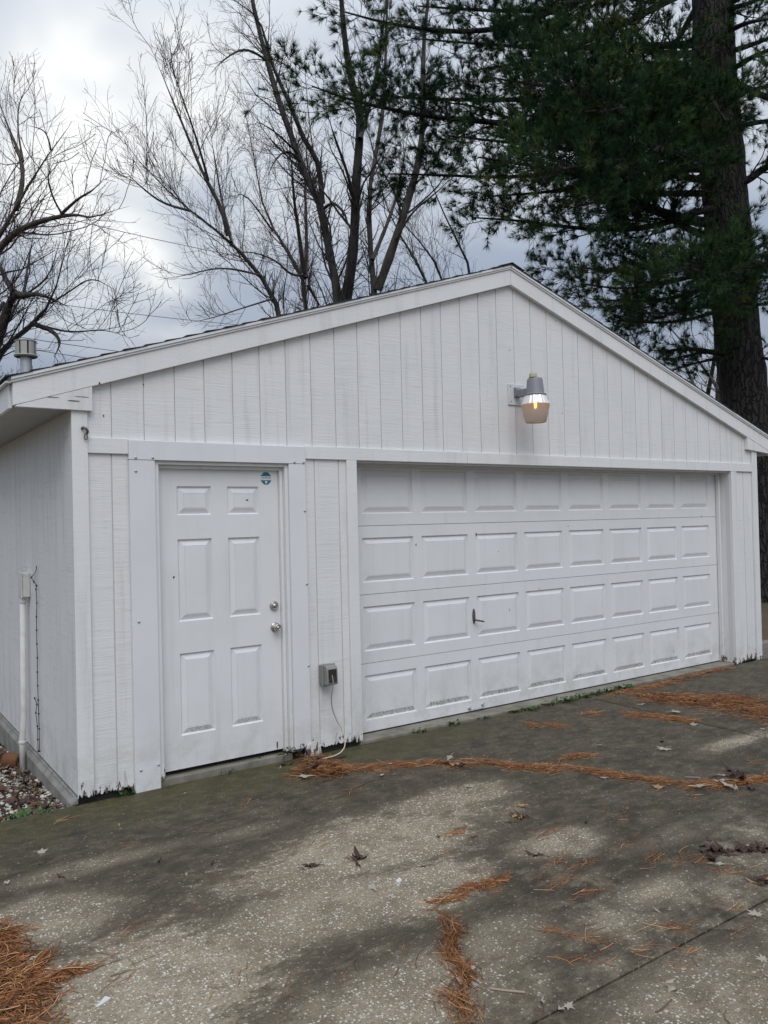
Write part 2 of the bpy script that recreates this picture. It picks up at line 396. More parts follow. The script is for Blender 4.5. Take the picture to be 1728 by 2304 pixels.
BOXG = material('grey_plastic', lambda t, p: {'Base Color': t.mix(t.noise(p, 30, 4), (.21, .215, .19), (.30, .305, .28))}, rough=.5)
CLEAR = material('smoky_cover', color=(.16, .165, .16), rough=.15); CLEAR.node_tree.nodes['Principled BSDF'].inputs['Transmission Weight'].default_value = .75
CORDM = material('tan_cord', lambda t, p: {'Base Color': t.mix(t.mr(t.sep(p)[2], .10, .30), (.62, .52, .40), (.33, .265, .235))}, rough=.5)
PVC = material('painted_conduit', lambda t, p: {'Base Color': t.mix(t.mr(t.noise(p, 12, 4), .4, .8), (.70, .70, .67), (.55, .55, .52))}, rough=.5)
WIREM = material('dark_wire', color=(.03, .028, .028), rough=.7)
CABLE = material('black_cable', color=(.035, .037, .042), rough=.7)
DARKSOIL = material('packed_dark_soil', lambda t, p: {'Base Color': t.mix(t.noise(p, 40, 4), (.018, .016, .016), (.06, .055, .055))}, rough=.9)
CLAY = material('rusted_clay', lambda t, p: {'Base Color': t.mix(t.noise(p, 14, 4), (.20, .085, .035), (.12, .055, .03))}, rough=.85)
WEEDM = tintmat('weed_leaf', [(0, (.03, .065, .022)), (.6, (.075, .14, .045)), (1, (.13, .20, .08))], .6)
TEAL = material('teal_vinyl', color=(.035, .17, .23), rough=.4); WHT = material('white_vinyl', color=(.72, .74, .74), rough=.4); INK = material('purple_grey_ink', color=(.10, .075, .11), rough=.5)
LF_PALE = material('pale_dry_leaf', lambda t, p: {'Base Color': t.mix(t.noise(p, 25, 3), (.27, .235, .18), (.46, .42, .35))}, rough=.8)
LF_TAN = material('tan_dry_leaf', lambda t, p: {'Base Color': t.mix(t.noise(p, 25, 3), (.26, .15, .075), (.42, .27, .15))}, rough=.8)
LF_DARK = material('dark_wet_leaf', lambda t, p: {'Base Color': t.mix(t.noise(p, 25, 3), (.030, .018, .015), (.095, .056, .042))}, rough=.6)

# ------------------------------------------------------------------ ground, driveway, gravel
def axis_pts(lo, hi, step): return list(np.arange(lo, hi+.01, step))
xs = [-600, -250, -100, -50, -30, -20] + axis_pts(-14, 30, 1.0) + [40, 60, 100, 250, 600]
ys = [-600, -250, -100, -50, -30] + axis_pts(-20, 26, 1.0) + [40, 60, 100, 250, 600]
V = []
for yy in ys:
    for xx in xs:
        h = -.13 + .03*math.sin(xx*.7)*math.cos(yy*.9)
        if -9 < xx < 11.2 and -16 < yy < .6: h = -.32
        if -5 < xx < 8 and -.5 < yy < 9: h = -.50
        V.append((xx, yy, h))
nx = len(xs)
F = [(j*nx+i, j*nx+i+1, (j+1)*nx+i+1, (j+1)*nx+i) for j in range(len(ys)-1) for i in range(nx-1)]
obj('ground', np_mesh('ground', V, F, SOIL), kind='structure')

drv = MB().box(-8, 11, -15, -.01, -.33, -.19).build('driveway', DARK, kind='structure')
JX, JY = 4.478, -3.062
def slab(x0, x1, y0, y1):
    m = MB(); nxs = max(2, int((x1-x0)/.5)); nys = max(2, int((y1-y0)/.5))
    top = [[(x0+(x1-x0)*i/nxs, y0+(y1-y0)*j/nys) for i in range(nxs+1)] for j in range(nys+1)]
    vs = []; fs = []
    for j in range(nys+1):
        for i in range(nxs+1):
            X, Y = top[j][i]; e = i in (0, nxs) or j in (0, nys)
            vs.append((X, Y, gz(Y) - (.006 if e else 0)))
    for j in range(nys):
        for i in range(nxs): fs.append([j*(nxs+1)+i, j*(nxs+1)+i+1, (j+1)*(nxs+1)+i+1, (j+1)*(nxs+1)+i])
    # rounded rim: pull the first inner ring close to the edge
    for j in range(nys+1):
        for i in range(nxs+1):
            X, Y, Z = vs[j*(nxs+1)+i]
            if i == 1: X = x0+.02
            if i == nxs-1: X = x1-.02
            if j == 1: Y = y0+.02
            if j == nys-1: Y = y1-.02
            vs[j*(nxs+1)+i] = (X, Y, gz(Y) - (.006 if (i in (0, nxs) or j in (0, nys)) else 0))
    m.add(vs, fs)
    for (a, b) in (((x0, y0), (x1, y0)), ((x1, y0), (x1, y1)), ((x1, y1), (x0, y1)), ((x0, y1), (x0, y0))):
        m.add([(a[0], a[1], gz(a[1])-.006), (b[0], b[1], gz(b[1])-.006), (b[0], b[1], -.2), (a[0], a[1], -.2)], [[0, 1, 2, 3]])
    return m
g = .005
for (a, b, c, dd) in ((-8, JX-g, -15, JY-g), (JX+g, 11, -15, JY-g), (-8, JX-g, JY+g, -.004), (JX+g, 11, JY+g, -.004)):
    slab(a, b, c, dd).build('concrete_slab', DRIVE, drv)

def zgrav(y): return -.075 - .052*min(max(y, 0), 3.4)
V = []; F = []; nxg, nyg = 14, 24
for j in range(nyg+1):
    for i in range(nxg+1):
        X = -4 + 3.99*i/nxg; Y = -.02+8*j/nyg
        V.append((X, Y, zgrav(Y)-.015 + .01*math.sin(9*X+5*Y)))
F = [(j*(nxg+1)+i, j*(nxg+1)+i+1, (j+1)*(nxg+1)+i+1, (j+1)*(nxg+1)+i) for j in range(nyg) for i in range(nxg)]
obj('gravel_bed', np_mesh('gravel_bed', V, F, SOIL), kind='structure')
# stones: one mass, nobody could count them
ph = (1+5**.5)/2
ICO = np.array([(-1, ph, 0), (1, ph, 0), (-1, -ph, 0), (1, -ph, 0), (0, -1, ph), (0, 1, ph), (0, -1, -ph), (0, 1, -ph), (ph, 0, -1), (ph, 0, 1), (-ph, 0, -1), (-ph, 0, 1)])/1.9
ICF = np.array([(0, 11, 5), (0, 5, 1), (0, 1, 7), (0, 7, 10), (0, 10, 11), (1, 5, 9), (5, 11, 4), (11, 10, 2), (10, 7, 6), (7, 1, 8), (3, 9, 4), (3, 4, 2), (3, 2, 6), (3, 6, 8), (3, 8, 9), (4, 9, 5), (2, 4, 11), (6, 2, 10), (8, 6, 7), (9, 8, 1)])
n = 5200
sx = -1.5*rng.random(n)**1.3 - .03; sy = rng.random(n)**1.5*4.2 + .0
S = np.stack([sx, sy, np.array([zgrav(q) for q in sy])-.004 + .012*rng.random(n)], 1)
sz = (.010 + .013*rng.random(n)**2)[:, None, None]*np.array([1, .8, .6])[None, None, :]
A = rng.random(n)*6.28; ca, sa = np.cos(A), np.sin(A)
L = ICO[None]*sz*(.75+.5*rng.random((n, 12, 1)))
L = np.stack([L[..., 0]*ca[:, None]-L[..., 1]*sa[:, None], L[..., 0]*sa[:, None]+L[..., 1]*ca[:, None], L[..., 2]], -1)
V = (L+S[:, None, :]).reshape(-1, 3); F = (ICF[None]+12*np.arange(n)[:, None, None]).reshape(-1, 3)
obj('gravel', np_mesh('gravel', V, F, STONE, np.repeat(rng.random(n)**.8, 12)), label='white and tan gravel stones beside the garage side wall', cat='gravel', kind='stuff')

# ------------------------------------------------------------------ garage
GX = 7.42; AX = 3.64; GD = 7.3          # width, ridge x, depth
def rake_b(x): return 3.646 - .327*abs(x-AX)
garage = thing('garage', 'weathered white board-sided garage with low gabled roof and two doors', 'garage')

def jag_poly(x0, x1, zb, zt0, zt1, amp=0.0, seed=0):
    r = random.Random(seed); k = 15
    pts = [(x0+(x1-x0)*i/k, zb + (r.random()**3.5*amp*1.7 if amp else 0)) for i in range(k+1)] if amp else [(x0, zb), (x1, zb)]
    return pts + [(x1, zt1), (x0, zt0)]
# front wall: sheathing behind the boards, with the two openings left free
fm = MB()
fm.prism([(.02, 0.02), (.5, .02), (.5, 2.08), (.02, 2.08)], .007, .06)
fm.prism([(1.455, .02), (2.026, .02), (2.026, 2.08), (1.455, 2.08)], .007, .06)
fm.prism([(6.901, .02), (7.40, .02), (7.40, 2.08), (6.901, 2.08)], .007, .06)
fm.prism([(.02, 2.08), (7.40, 2.08), (7.40, rake_b(7.40)+.08), (AX, rake_b(AX)+.08), (.02, rake_b(.02)+.08)], .007, .06)
front = fm.build('front_wall', BACK, garage)
GR = [.2421+.2032*k for k in range(35)]
edges = [.093] + GR + [7.322]
hg = .0030
for i in range(len(edges)-1):
    x0 = edges[i] + (hg if i else 0); x1 = edges[i+1] - (hg if i < len(edges)-2 else 0)
    if x0 < AX < x1:
        poly = [(x0, 2.17), (x1, 2.17), (x1, rake_b(x1)+.05), (AX, rake_b(AX)+.05), (x0, rake_b(x0)+.05)]
    else:
        poly = jag_poly(x0, x1, 2.17, rake_b(x0)+.05, rake_b(x1)+.05)
    MB().prism(poly, -.0, .0075).build('siding_board', SIDING, front)
low = [(.093, .2335, .010, .03), (.2415, .345, .004, .10), (1.58, 1.673, .035, .025), (1.681, 1.878, .012, .016), (1.886, 1.95, .010, .015), (7.0, 7.155, -.01, .035), (7.163, 7.325, -.005, .03)]
for k, (x0, x1, zb, am) in enumerate(low):
    MB().prism(jag_poly(x0, x1, zb, 2.10, 2.10, am, k+3), -.0, .0075).build('siding_board', SIDING, front)

def side_boards(par, axis, fixed0, fixed1, a0, a1, z0, z1):
    k = 0; a = a0
    while a < a1-.01:
        b = min(a+.2032, a1); m = MB()
        if axis == 'x': m.box(fixed0, fixed1, a+hg, b-hg, z0, z1)
        else: m.box(a+hg, b-hg, fixed0, fixed1, z0, z1)
        m.build('siding_board', SIDE2, par); a = b
lw = MB().box(.014, .06, .0605, GD-.06, .02, 2.50).build('left_wall', BACK, garage)
side_boards(lw, 'x', .003, .014, 0.0, GD, .026, 2.40)
rw = MB().box(GX-.06, GX-.014, .0605, GD-.06, -.02, 2.50).build('right_wall', BACK, garage)
side_boards(rw, 'x', GX-.014, GX-.003, 0.0, GD, -.02, 2.36)
bw = MB().prism([(.06, .02), (GX-.06, .02), (GX-.06, rake_b(7.36)+.06), (AX, rake_b(AX)+.06), (.06, rake_b(.06)+.06)], GD-.06, GD-.014).build('back_wall', BACK, garage)
side_boards(bw, 'y', GD-.014, GD-.003, .02, GX-.02, .02, 2.36)

# trim
B = .003
def part(name, mat, *bx, bevel=B, parent=garage, label=None): return MB().box(*bx).build(name, mat, parent, bevel=bevel, label=label)
MB().prism(jag_poly(0, .0935, .012, 2.345, 2.345, .06, 21), -.02, -.0005).build('corner_board', PAINT, garage, bevel=.002)
MB().prism(jag_poly(7.321, GX, -.022, 2.345, 2.345, .03, 22), -.02, -.0005).build('corner_board', PAINT, garage, bevel=.002)
part('band_board', PAINT, .0945, .337, -.018, -.0005, 2.090, 2.186)
for (x0, x1) in ((1.592, 3.117), (3.120, 6.127), (6.130, 7.320)): part('band_board', PAINT, x0, x1, -.018, -.0005, 2.093 if x0 < 3 else 2.094, 2.186)
# garage opening trim and jambs
MB().prism(jag_poly(1.943, 2.031, .0, 2.092, 2.092, .05, 5), -.02, -.0005).build('door_trim_board', PAINT, garage, bevel=.002)
MB().prism(jag_poly(6.904, 7.006, -.022, 2.092, 2.092, .03, 6), -.02, -.0005).build('door_trim_board', PAINT, garage, bevel=.002)
part('jamb_board', PAINT, 2.006, 2.026, .0, .24, -.004, 2.09)
part('jamb_board', PAINT, 6.902, 6.922, .0, .24, -.004, 2.09)
part('jamb_board', PAINT, 2.027, 6.901, .0, .24, 2.095, 2.115)
part('stop_strip', PAINT, 6.874, 6.9015, .118, .158, .0, 2.094)
part('stop_strip', PAINT, 2.0265, 2.05, .118, .158, .0, 2.094)
part('stop_strip', PAINT, 2.051, 6.873, .118, .158, 2.062, 2.0945)
# entry door casing (smooth clad boards with screw heads)
def casing(bx, screws):
    c = part('casing_board', CLAD, *bx, bevel=.003)
    for (x, z) in screws:
        MB().lathe([(.009, 0), (.0085, .004), (.004, .007), (0, .0075)], (x, bx[2], z), (0, -1, 0), 8).build('screw_head', GALV, c, True)
casing((.338, .500, -.032, -.0005, -.022, 2.0525), [(.378, 1.983), (.378, 1.04), (.374, .116), (.485, .13)])
casing((.337, 1.590, -.034, -.0005, 2.0545, 2.178), [(.378, 2.068), (.486, 2.07), (1.50, 2.066), (1.572, 2.066)])
casing((1.456, 1.587, -.032, -.0005, .045, 2.0525), [(1.575, 1.72), (1.578, 1.2), (1.578, .62)])
for (x0, x1, y0, y1, z0, z1) in ((.5005, .528, -.012, .09, .02, 2.052), (.5285, .546, .022, .09, .02, 2.03), (1.431, 1.4555, -.012, .09, .03, 2.052), (1.408, 1.4305, .022, .09, .03, 2.03), (.5285, 1.4305, -.010, .09, 2.031, 2.0535), (.5465, 1.4075, .024, .09, 2.008, 2.0305)):
    part('door_jamb', PAINT, x0, x1, y0, y1, z0, z1, bevel=.002)
# embossed panel: a rim steps in, then slopes back out to a raised field
def emboss(wd, ht, y, step=.012, rim=.010, slope=.034, lift=.001):
    m = MB()
    def ring(i, dy): return [(i, y+dy, i), (wd-i, y+dy, i), (wd-i, y+dy, ht-i), (i, y+dy, ht-i)]
    rs = [ring(0, 0), ring(rim, step), ring(rim+slope, lift), ring(rim+slope+.003, lift+.0025), ring(rim+slope+.0045, lift)]
    vs = [p for r_ in rs for p in r_]; fs = []
    for a in range(len(rs)-1):
        for k in range(4): fs.append([a*4+k, a*4+(k+1) % 4, a*4+4+(k+1) % 4, a*4+4+k])
    fs.append([len(vs)-4, len(vs)-3, len(vs)-2, len(vs)-1])
    return m.add(vs, fs)
def perforated(x0, x1, z0, z1, holes, y0, y1):
    # flat sheet with rectangular holes (holes = columns of x ranges, rows of z ranges), with edge thickness
    cols, rows = holes; m = MB()
    gx_ = sorted({x0, x1, *[q for c in cols for q in c]}); gz_ = sorted({z0, z1, *[q for c in rows for q in c]})
    hole = {(c[0], r_[0]) for c in cols for r_ in rows}
    for a in range(len(gx_)-1):
        for b in range(len(gz_)-1):
            if (gx_[a], gz_[b]) in hole: continue
            m.add([(gx_[a], y0, gz_[b]), (gx_[a+1], y0, gz_[b]), (gx_[a+1], y0, gz_[b+1]), (gx_[a], y0, gz_[b+1])], [[0, 1, 2, 3]])
    for (a, b) in (((x0, z0), (x1, z0)), ((x1, z0), (x1, z1)), ((x1, z1), (x0, z1)), ((x0, z1), (x0, z0))):
        m.add([(a[0], y0, a[1]), (b[0], y0, b[1]), (b[0], y1, b[1]), (a[0], y1, a[1])], [[0, 1, 2, 3]])
    return m
# entry door
DY = .05
cols = [(.668, .907), (1.023, 1.257)]; rows = [(.262, .797), (1.006, 1.546), (1.704, 1.895)]
door = perforated(.5475, 1.4065, .048, 2.03, (cols, rows), DY, DY+.044).build('entry_door', DOORP, garage)
for c in cols:
    for r_ in rows:
        emboss(c[1]-c[0], r_[1]-r_[0], 0, .015, .009, .036).build('door_panel', DOORP, door, loc=(c[0], DY, r_[0]))
MB().box(.55, 1.40, DY+.03, DY+.043, .05, 2.02).build('door_core', DARK, door)
MB().lathe([(.034, 0), (.034, .006), (.030, .010), (.022, .012), (.013, .014), (.012, .026), (.020, .030), (.0265, .038), (.0275, .046), (.024, .055), (.017, .058), (.016, .055), (.010, .055), (.009, .060), (0, .060)], (1.360, DY, .907), (0, -1, 0), 28).build('door_knob', STEEL, door, True)
MB().lathe([(.034, 0), (.034, .005), (.031, .010), (.027, .017), (.024, .020), (.022, .018), (.014, .018), (.013, .022), (0, .022)], (1.356, DY, 1.057), (0, -1, 0), 28).build('deadbolt', STEEL, door, True)
# sticker
sc_ = .043; sx0, sz0 = 1.316, 1.953
oct_ = [(sx0+sc_*math.cos(math.pi/8+k*math.pi/4), sz0+sc_*1.08*math.sin(math.pi/8+k*math.pi/4)) for k in range(8)]
stk = MB().prism(oct_, DY-.0015, DY).build('alarm_sticker', TEAL, door, label='teal octagonal sticker with a pale band')
MB().box(sx0-.0405, sx0+.0405, DY-.0022, DY-.0015, sz0-.013, sz0+.015).build('sticker_band', WHT, door)
fc = bpy.data.curves.new('lettering', 'FONT'); fc.body = '24 HOUR'; fc.size = .0175; fc.align_x = 'CENTER'; fc.align_y = 'CENTER'; fc.extrude = .0002
fo = bpy.data.objects.new('tmp', fc); COL.objects.link(fo)
dg = bpy.context.evaluated_depsgraph_get(); tm = bpy.data.meshes.new_from_object(fo.evaluated_get(dg)); bpy.data.objects.remove(fo)
tm.materials.clear(); tm.materials.append(INK)
to = obj('lettering', tm, door, loc=(sx0, DY-.0026, sz0+.003)); to.rotation_euler = (R(90), 0, 0)
MB().prism([(sx0-.008, sz0-.034), (sx0+.009, sz0-.034), (sx0+.009, sz0-.022), (sx0+.004, sz0-.018), (sx0-.004, sz0-.018), (sx0-.008, sz0-.022)], DY-.0021, DY-.0015).build('sticker_emblem', WHT, door)
# threshold under the entry door
MB().box(.5, 1.46, .012, .30, -.06, .014).build('threshold', SILL, garage, bevel=.004)

# garage door: four hinged sections of eight embossed panels
GY = .163; x0d, x1d = 2.030, 6.897
gdoor = MB().box(2.04, 6.89, GY+.035, GY+.045, .02, 2.13).build('garage_door', DARK, garage)
PC = [(2.184+.5805*k, 2.184+.5805*k+.495) for k in range(8)]
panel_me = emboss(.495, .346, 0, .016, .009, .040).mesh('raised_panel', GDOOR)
for s_ in range(4):
    zb = s_*.5334 + (.004 if s_ == 0 else .0018); zt = (s_+1)*.5334-.0018
    rz = (s_*.5334+.094, s_*.5334+.440)
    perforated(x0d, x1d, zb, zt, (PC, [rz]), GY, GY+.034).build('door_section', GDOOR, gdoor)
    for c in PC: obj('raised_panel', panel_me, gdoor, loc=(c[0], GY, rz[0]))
MB().box(x0d, x1d, GY-.002, GY+.03, -.004, .006).build('bottom_seal', WIREM, gdoor)
# T handle on an oval plate, lift handle at the bottom
hp = [(3.300+.0155*math.cos(a)*(1 if abs(math.sin(a)) < .9 else .8), .805+.066*math.sin(a)) for a in np.linspace(0, 2*math.pi, 20, endpoint=False)]
MB().prism(hp, GY-.008, GY).build('handle_plate', RUST, gdoor, bevel=.002)
MB().tube([(3.300, GY-.005, .775), (3.300, GY-.045, .772)], .008, 8).tube([(3.286, GY-.042, .777), (3.325, GY-.046, .768), (3.375, GY-.048, .757)], [.009, .008, .006], 8).build('handle_lever', RUST, gdoor, True)
MB().tube([(3.225, GY-.002, .030), (3.235, GY-.03, .026), (3.27, GY-.034, .020), (3.34, GY-.034, .022), (3.372, GY-.026, .030), (3.378, GY-.002, .045)], .006, 8).lathe([(.018, 0), (.016, .006), (0, .007)], (3.225, GY, .033), (0, -1, 0), 12).lathe([(.018, 0), (.016, .006), (0, .007)], (3.378, GY, .043), (0, -1, 0), 12).build('lift_handle', GALV, gdoor, True)
# knocks, rust chips
CH = material('rusty_chip', color=(.045, .035, .03), rough=.8)
def chip(u, v, y, w_, h_, par):
    p = onY(u, v, y); r = random.Random(u*7+v)
    poly = [(p[0]+w_*math.cos(a)*(.6+.6*r.random()), p[2]+h_*math.sin(a)*(.6+.6*r.random())) for a in np.linspace(0, 6.28, 8, endpoint=False)]
    MB().prism(poly, y-.0012, y).build('paint_chip', CH, par)
for (u, v, ww, hh) in ((936, 1226, .005, .013), (1071, 1202, .007, .022), (1146, 1372, .003, .009), (1578, 1162, .008, .010), (1516, 1466, .002, .016), (1278, 1184, .010, .003), (1213, 1325, .003, .008), (1121, 1241, .005, .004)): chip(u, v, GY, ww, hh, gdoor)
chip(556, 1125, DY, .009, .006, door); chip(391, 1299, DY, .008, .010, door); chip(624, 1675, DY, .006, .03, door)
for (u, v, ww, hh) in ((233, 936, .004, .010), (323, 865, .005, .006), (1265, 930, .003, .008), (1250, 722, .004, .006), (1146, 788, .003, .006)): chip(u, v, 0, ww, hh, front)

for (u, v, ww, hh) in ((165, 902, .035, .0035), (224, 862, .007, .010), (110, 893, .06, .0022), (188, 893, .05, .002)): chip(u, v, -.0425 if v < 870 else -.0405, ww, hh, garage)
# sill strip and foundation
MB().prism([(.004, -.25), (.40, -.25), (.40, -.003), (.012, -.006), (.004, -.010)], 2.02, 6.91, 'x').build('garage_sill', SILL, garage)
MB().box(.06, 7.36, .40, 7.2, -.2, -.002).build('floor_slab', SILL, garage)
for fb in ((.016, .50, .055, .09, -.3, .018), (1.455, 2.02, .055, .09, -.3, .02), (6.91, 7.40, .055, .09, -.3, -.012), (.50, 1.455, .055, .09, -.3, -.062)): MB().box(*fb).build('footing', SHADE_FOOT, garage)
fnd = MB().box(-.012, .014, .0705, GD-.02, -.45, .010).build('foundation', BLOCK, garage)
MB().prism([(-.034, -.02), (.0025, .018), (.0025, -.02)], -.002, GD, 'y').build('mortar_ledge', BLOCK, fnd)
yy = 0.0
for rw_, (z0, z1) in enumerate(((-.21, -.022), (-.41, -.214))):
    yy = 0.0 if rw_ == 0 else .2
    while yy < GD-.01:
        y1 = min(yy+.406, GD); MB().box(-.036, -.012, yy+.002, y1-.002, z0, z1).build('concrete_block', BLOCK, fnd, bevel=.003); yy = y1
MB().box(GX-.03, GX+.02, .08, GD, -.45, -.02).build('foundation', BLOCK, garage)
MB().box(.05, GX-.05, GD-.05, GD+.02, -.45, .015).build('foundation', BLOCK, garage)

# roof
XE0, XE1 = -.345, 7.74
def sl(x, off): return 3.646 - .327*abs(x-AX) + off
rf = MB()
for (xa, xb) in ((XE0, AX), (AX, XE1)):
    rf.prism([(xa, sl(xa, .150)), (xb, sl(xb, .150)), (xb, sl(xb, .166)), (xa, sl(xa, .166))], -.050, GD+.05)
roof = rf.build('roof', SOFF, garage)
# shingle courses, tab by tab, in one part per roof
V = []; F = []
cl_ = math.cos(math.atan(.327))
rr = random.Random(3)
for side in (-1, 1):
    Ltot = (AX-XE0+.02)/cl_ if side < 0 else (XE1+.02-AX)/cl_
    ncs = int(Ltot/.142)+1
    for ci in range(ncs):
        s1 = Ltot - ci*.142; s0 = max(s1-.155, 0)          # distance from the ridge, lower edge first
        yk = -.068 + rr.random()*.006
        while yk < GD+.06:
            y1 = min(yk+.30, GD+.06)
            th = .007 + rr.random()*.004
            q = []
            for (s_, h0, h1) in ((s1, .168, .168+th+.004), (s0, .167, .170)):
                X = AX + side*s_*cl_
                for h in (h0, h1):
                    q.append((X, h, sl(X, 0)))
            o = len(V)
            for (X, h, zb) in q:
                V.append((X, yk+.002, zb+h)); V.append((X, y1-.002, zb+h))
            F += [(o, o+1, o+3, o+2), (o+2, o+3, o+7, o+6), (o, o+2, o+6, o+4), (o+1, o+5, o+7, o+3), (o, o+4, o+5, o+1)]
            yk = y1
sh = obj('shingles', np_mesh('shingles', V, F, SHING), roof, kind='stuff')
V = []; F = []
for k in range(26):   # ridge caps
    y0 = -.068 + k*.285; y1 = y0+.30; h = .180 + .003*(k % 2)
    o = len(V)
    for (X, dz_) in ((AX-.14, 0), (AX, .002), (AX+.14, 0)):
        for yv in (y0, min(y1, GD+.06)): V.append((X, yv, sl(X, h)+dz_))
    F += [(o, o+1, o+3, o+2), (o+2, o+3, o+5, o+4)]
rc = obj('ridge_caps', np_mesh('ridge_caps', V, F, SHING), roof, kind='stuff'); m_ = rc.modifiers.new('s', 'SOLIDIFY'); m_.thickness = .006
# rake boards, drip strips, returns, soffit, eave boards
for (xa, xb) in ((-.325, AX-.0015), (AX+.0015, XE1-.02)):
    lo_, hi_ = 0.0, .1335
    MB().prism([(xa, sl(xa, lo_)), (xb, sl(xb, lo_)), (xb, sl(xb, hi_)), (xa, sl(xa, hi_))], -.042, -.0005).build('rake_board', PAINT, garage, bevel=.002)
    MB().prism([(xa-.01, sl(xa-.01, .134)), (xb, sl(xb, .134)), (xb, sl(xb, .1495)), (xa-.01, sl(xa-.01, .1495))], -.052, -.0005).build('rake_moulding', PAINT, garage, bevel=.002)
    MB().prism([(xa-.01, sl(xa-.01, .150)), (xb, sl(xb, .150)), (xb, sl(xb, .1665)), (xa-.01, sl(xa-.01, .1665))], -.0595, -.0505).build('drip_edge', CLAD, garage)
    MB().prism([(xa, sl(xa, 0)), (xb, sl(xb, 0)), (xb, sl(xb, .149)), (xa, sl(xa, .149))], GD+.0005, GD+.04).build('rake_board', PAINT, garage)
MB().prism([(-.318, 2.344), (.120, 2.344), (.120, sl(.120, -.001)), (-.300, sl(-.300, -.001))], -.040, -.0008).build('return_board', PAINT, garage, bevel=.002)
MB().prism([(7.209, 2.342), (7.70, 2.30), (7.60, sl(7.60, -.001)), (7.209, sl(7.209, -.001))], -.040, -.0008).build('return_board', PAINT, garage, bevel=.002)
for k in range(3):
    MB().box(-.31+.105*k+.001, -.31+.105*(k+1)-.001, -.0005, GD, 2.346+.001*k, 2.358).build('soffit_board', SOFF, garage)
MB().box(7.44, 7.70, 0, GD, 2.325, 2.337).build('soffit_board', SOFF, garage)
MB().box(-.338, -.318, .012, GD, 2.338, 2.478).build('eave_board', PAINT, garage, bevel=.003)
MB().box(XE1-.04, XE1-.02, .012, GD, 2.29, 2.43).build('eave_board', PAINT, garage, bevel=.003)
MB().prism([(-.362, 2.478), (-.33, 2.478), (-.33, 2.494), (-.362, 2.488)], -.04, GD+.04).build('drip_edge', CLAD, garage)
# flue vent on the roof
vp = MB().lathe([(.041, -.20), (.041, .12)], (-.02, 1.2, 2.78), (0, 0, 1), 20).build('vent_pipe', GALV, garage, True)
VC = material('vent_cap_paint', lambda t, p: {'Base Color': t.mix(t.noise(p, 20, 4), (.38, .37, .34), (.47, .46, .43))}, rough=.55, metal=.3)
MB().lathe([(.075, .105), (.082, .115), (.078, .12), (.045, .122)], (-.02, 1.2, 2.78), (0, 0, 1), 20).lathe([(.045, .216), (.074, .215), (.076, .222), (.0, .226)], (-.02, 1.2, 2.78), (0, 0, 1), 20).build('vent_cap', VC, vp, False)
vb = MB()
for k in range(8):
    a0 = k*math.pi/4; aa = np.linspace(a0+.10, a0+math.pi/4-.06, 4)
    vb.prism([(-.02+.071*math.cos(a), 1.2+.071*math.sin(a)) for a in aa] + [(-.02+.066*math.cos(a), 1.2+.066*math.sin(a)) for a in aa[::-1]], 2.78+.121, 2.78+.217, 'z')
vb.build('vent_louvre', VC, vp)
MB().lathe([(.044, .12), (.044, .217)], (-.02, 1.2, 2.78), (0, 0, 1), 16).build('vent_core', DARK, vp)

# ------------------------------------------------------------------ security light on the gable
LX, LY = 3.70, -.235
wl = thing('wall_light', 'grey security light with ribbed reflector and glowing lens on the gable', 'light', (LX, 0, 2.6))
def lp(mb, name, mat, smooth=False, bevel=0, parent=wl):
    o = mb.build(name, mat, parent, smooth, bevel); o.matrix_parent_inverse = Matrix.Translation(-Vector(wl.location)) if parent is wl else Matrix.Identity(4); return o
pl_ = lp(MB().box(LX-.094, LX+.09, -.012, -.0003, 2.612, 2.795), 'mounting_plate', PLATE, bevel=.003)
for (a, b) in ((-.07, 2.772), (.03, 2.765), (-.066, 2.64), (.07, 2.64)):
    lp(MB().lathe([(.005, 0), (.005, .003), (0, .004)], (LX+a, -.012, b), (0, -1, 0), 8), 'screw_head', RUST, parent=pl_)
arm = MB().prism([(-.05, 2.745), (-.05, 2.690), (-.012, 2.674), (-.012, 2.765), (-.03, 2.765)], LX-.032, LX+.032, 'x')
arm.prism([(LY+.03, 2.735), (LY+.03, 2.690), (-.04, 2.690), (-.04, 2.740)], LX-.024, LX+.024, 'x').box(LX-.03, LX+.03, LY+.045, -.055, 2.676, 2.690)
lp(arm, 'arm', LAMPG, bevel=.004)
hz = 2.672
lp(MB().lathe([(0, .143), (.045, .143), (.060, .138), (.066, .122), (.0765, .012), (.078, .008), (.092, .003), (.094, -.006), (.086, -.008)], (LX, LY, hz), (0, 0, 1), 36), 'housing', LAMPG, True)
lp(MB().lathe([(.034, .142), (.034, .170), (.031, .177), (0, .178)], (LX-.03, LY-.01, hz), (0, 0, 1), 20), 'photocell', CELL, True)
lp(MB().lathe([(.088, -.006), (.112, -.066), (.1175, -.080), (.1215, -.082), (.1215, -.086)], (LX, LY, hz), (0, 0, 1), 40, -.035), 'reflector', ALU)
lp(MB().lathe([(.1205, -.0835), (.119, -.088), (.107, -.150), (.089, -.228), (.082, -.236), (.068, -.235), (.066, -.230), (.0, -.230)], (LX, LY, hz), (0, 0, 1), 48), 'lens', LENS, True)
lp(MB().lathe([(0, -.112), (.004, -.110), (.007, -.100), (.007, -.085), (.009, -.03)], (LX, LY, hz), (0, 0, 1), 14), 'bulb', BULB, True)

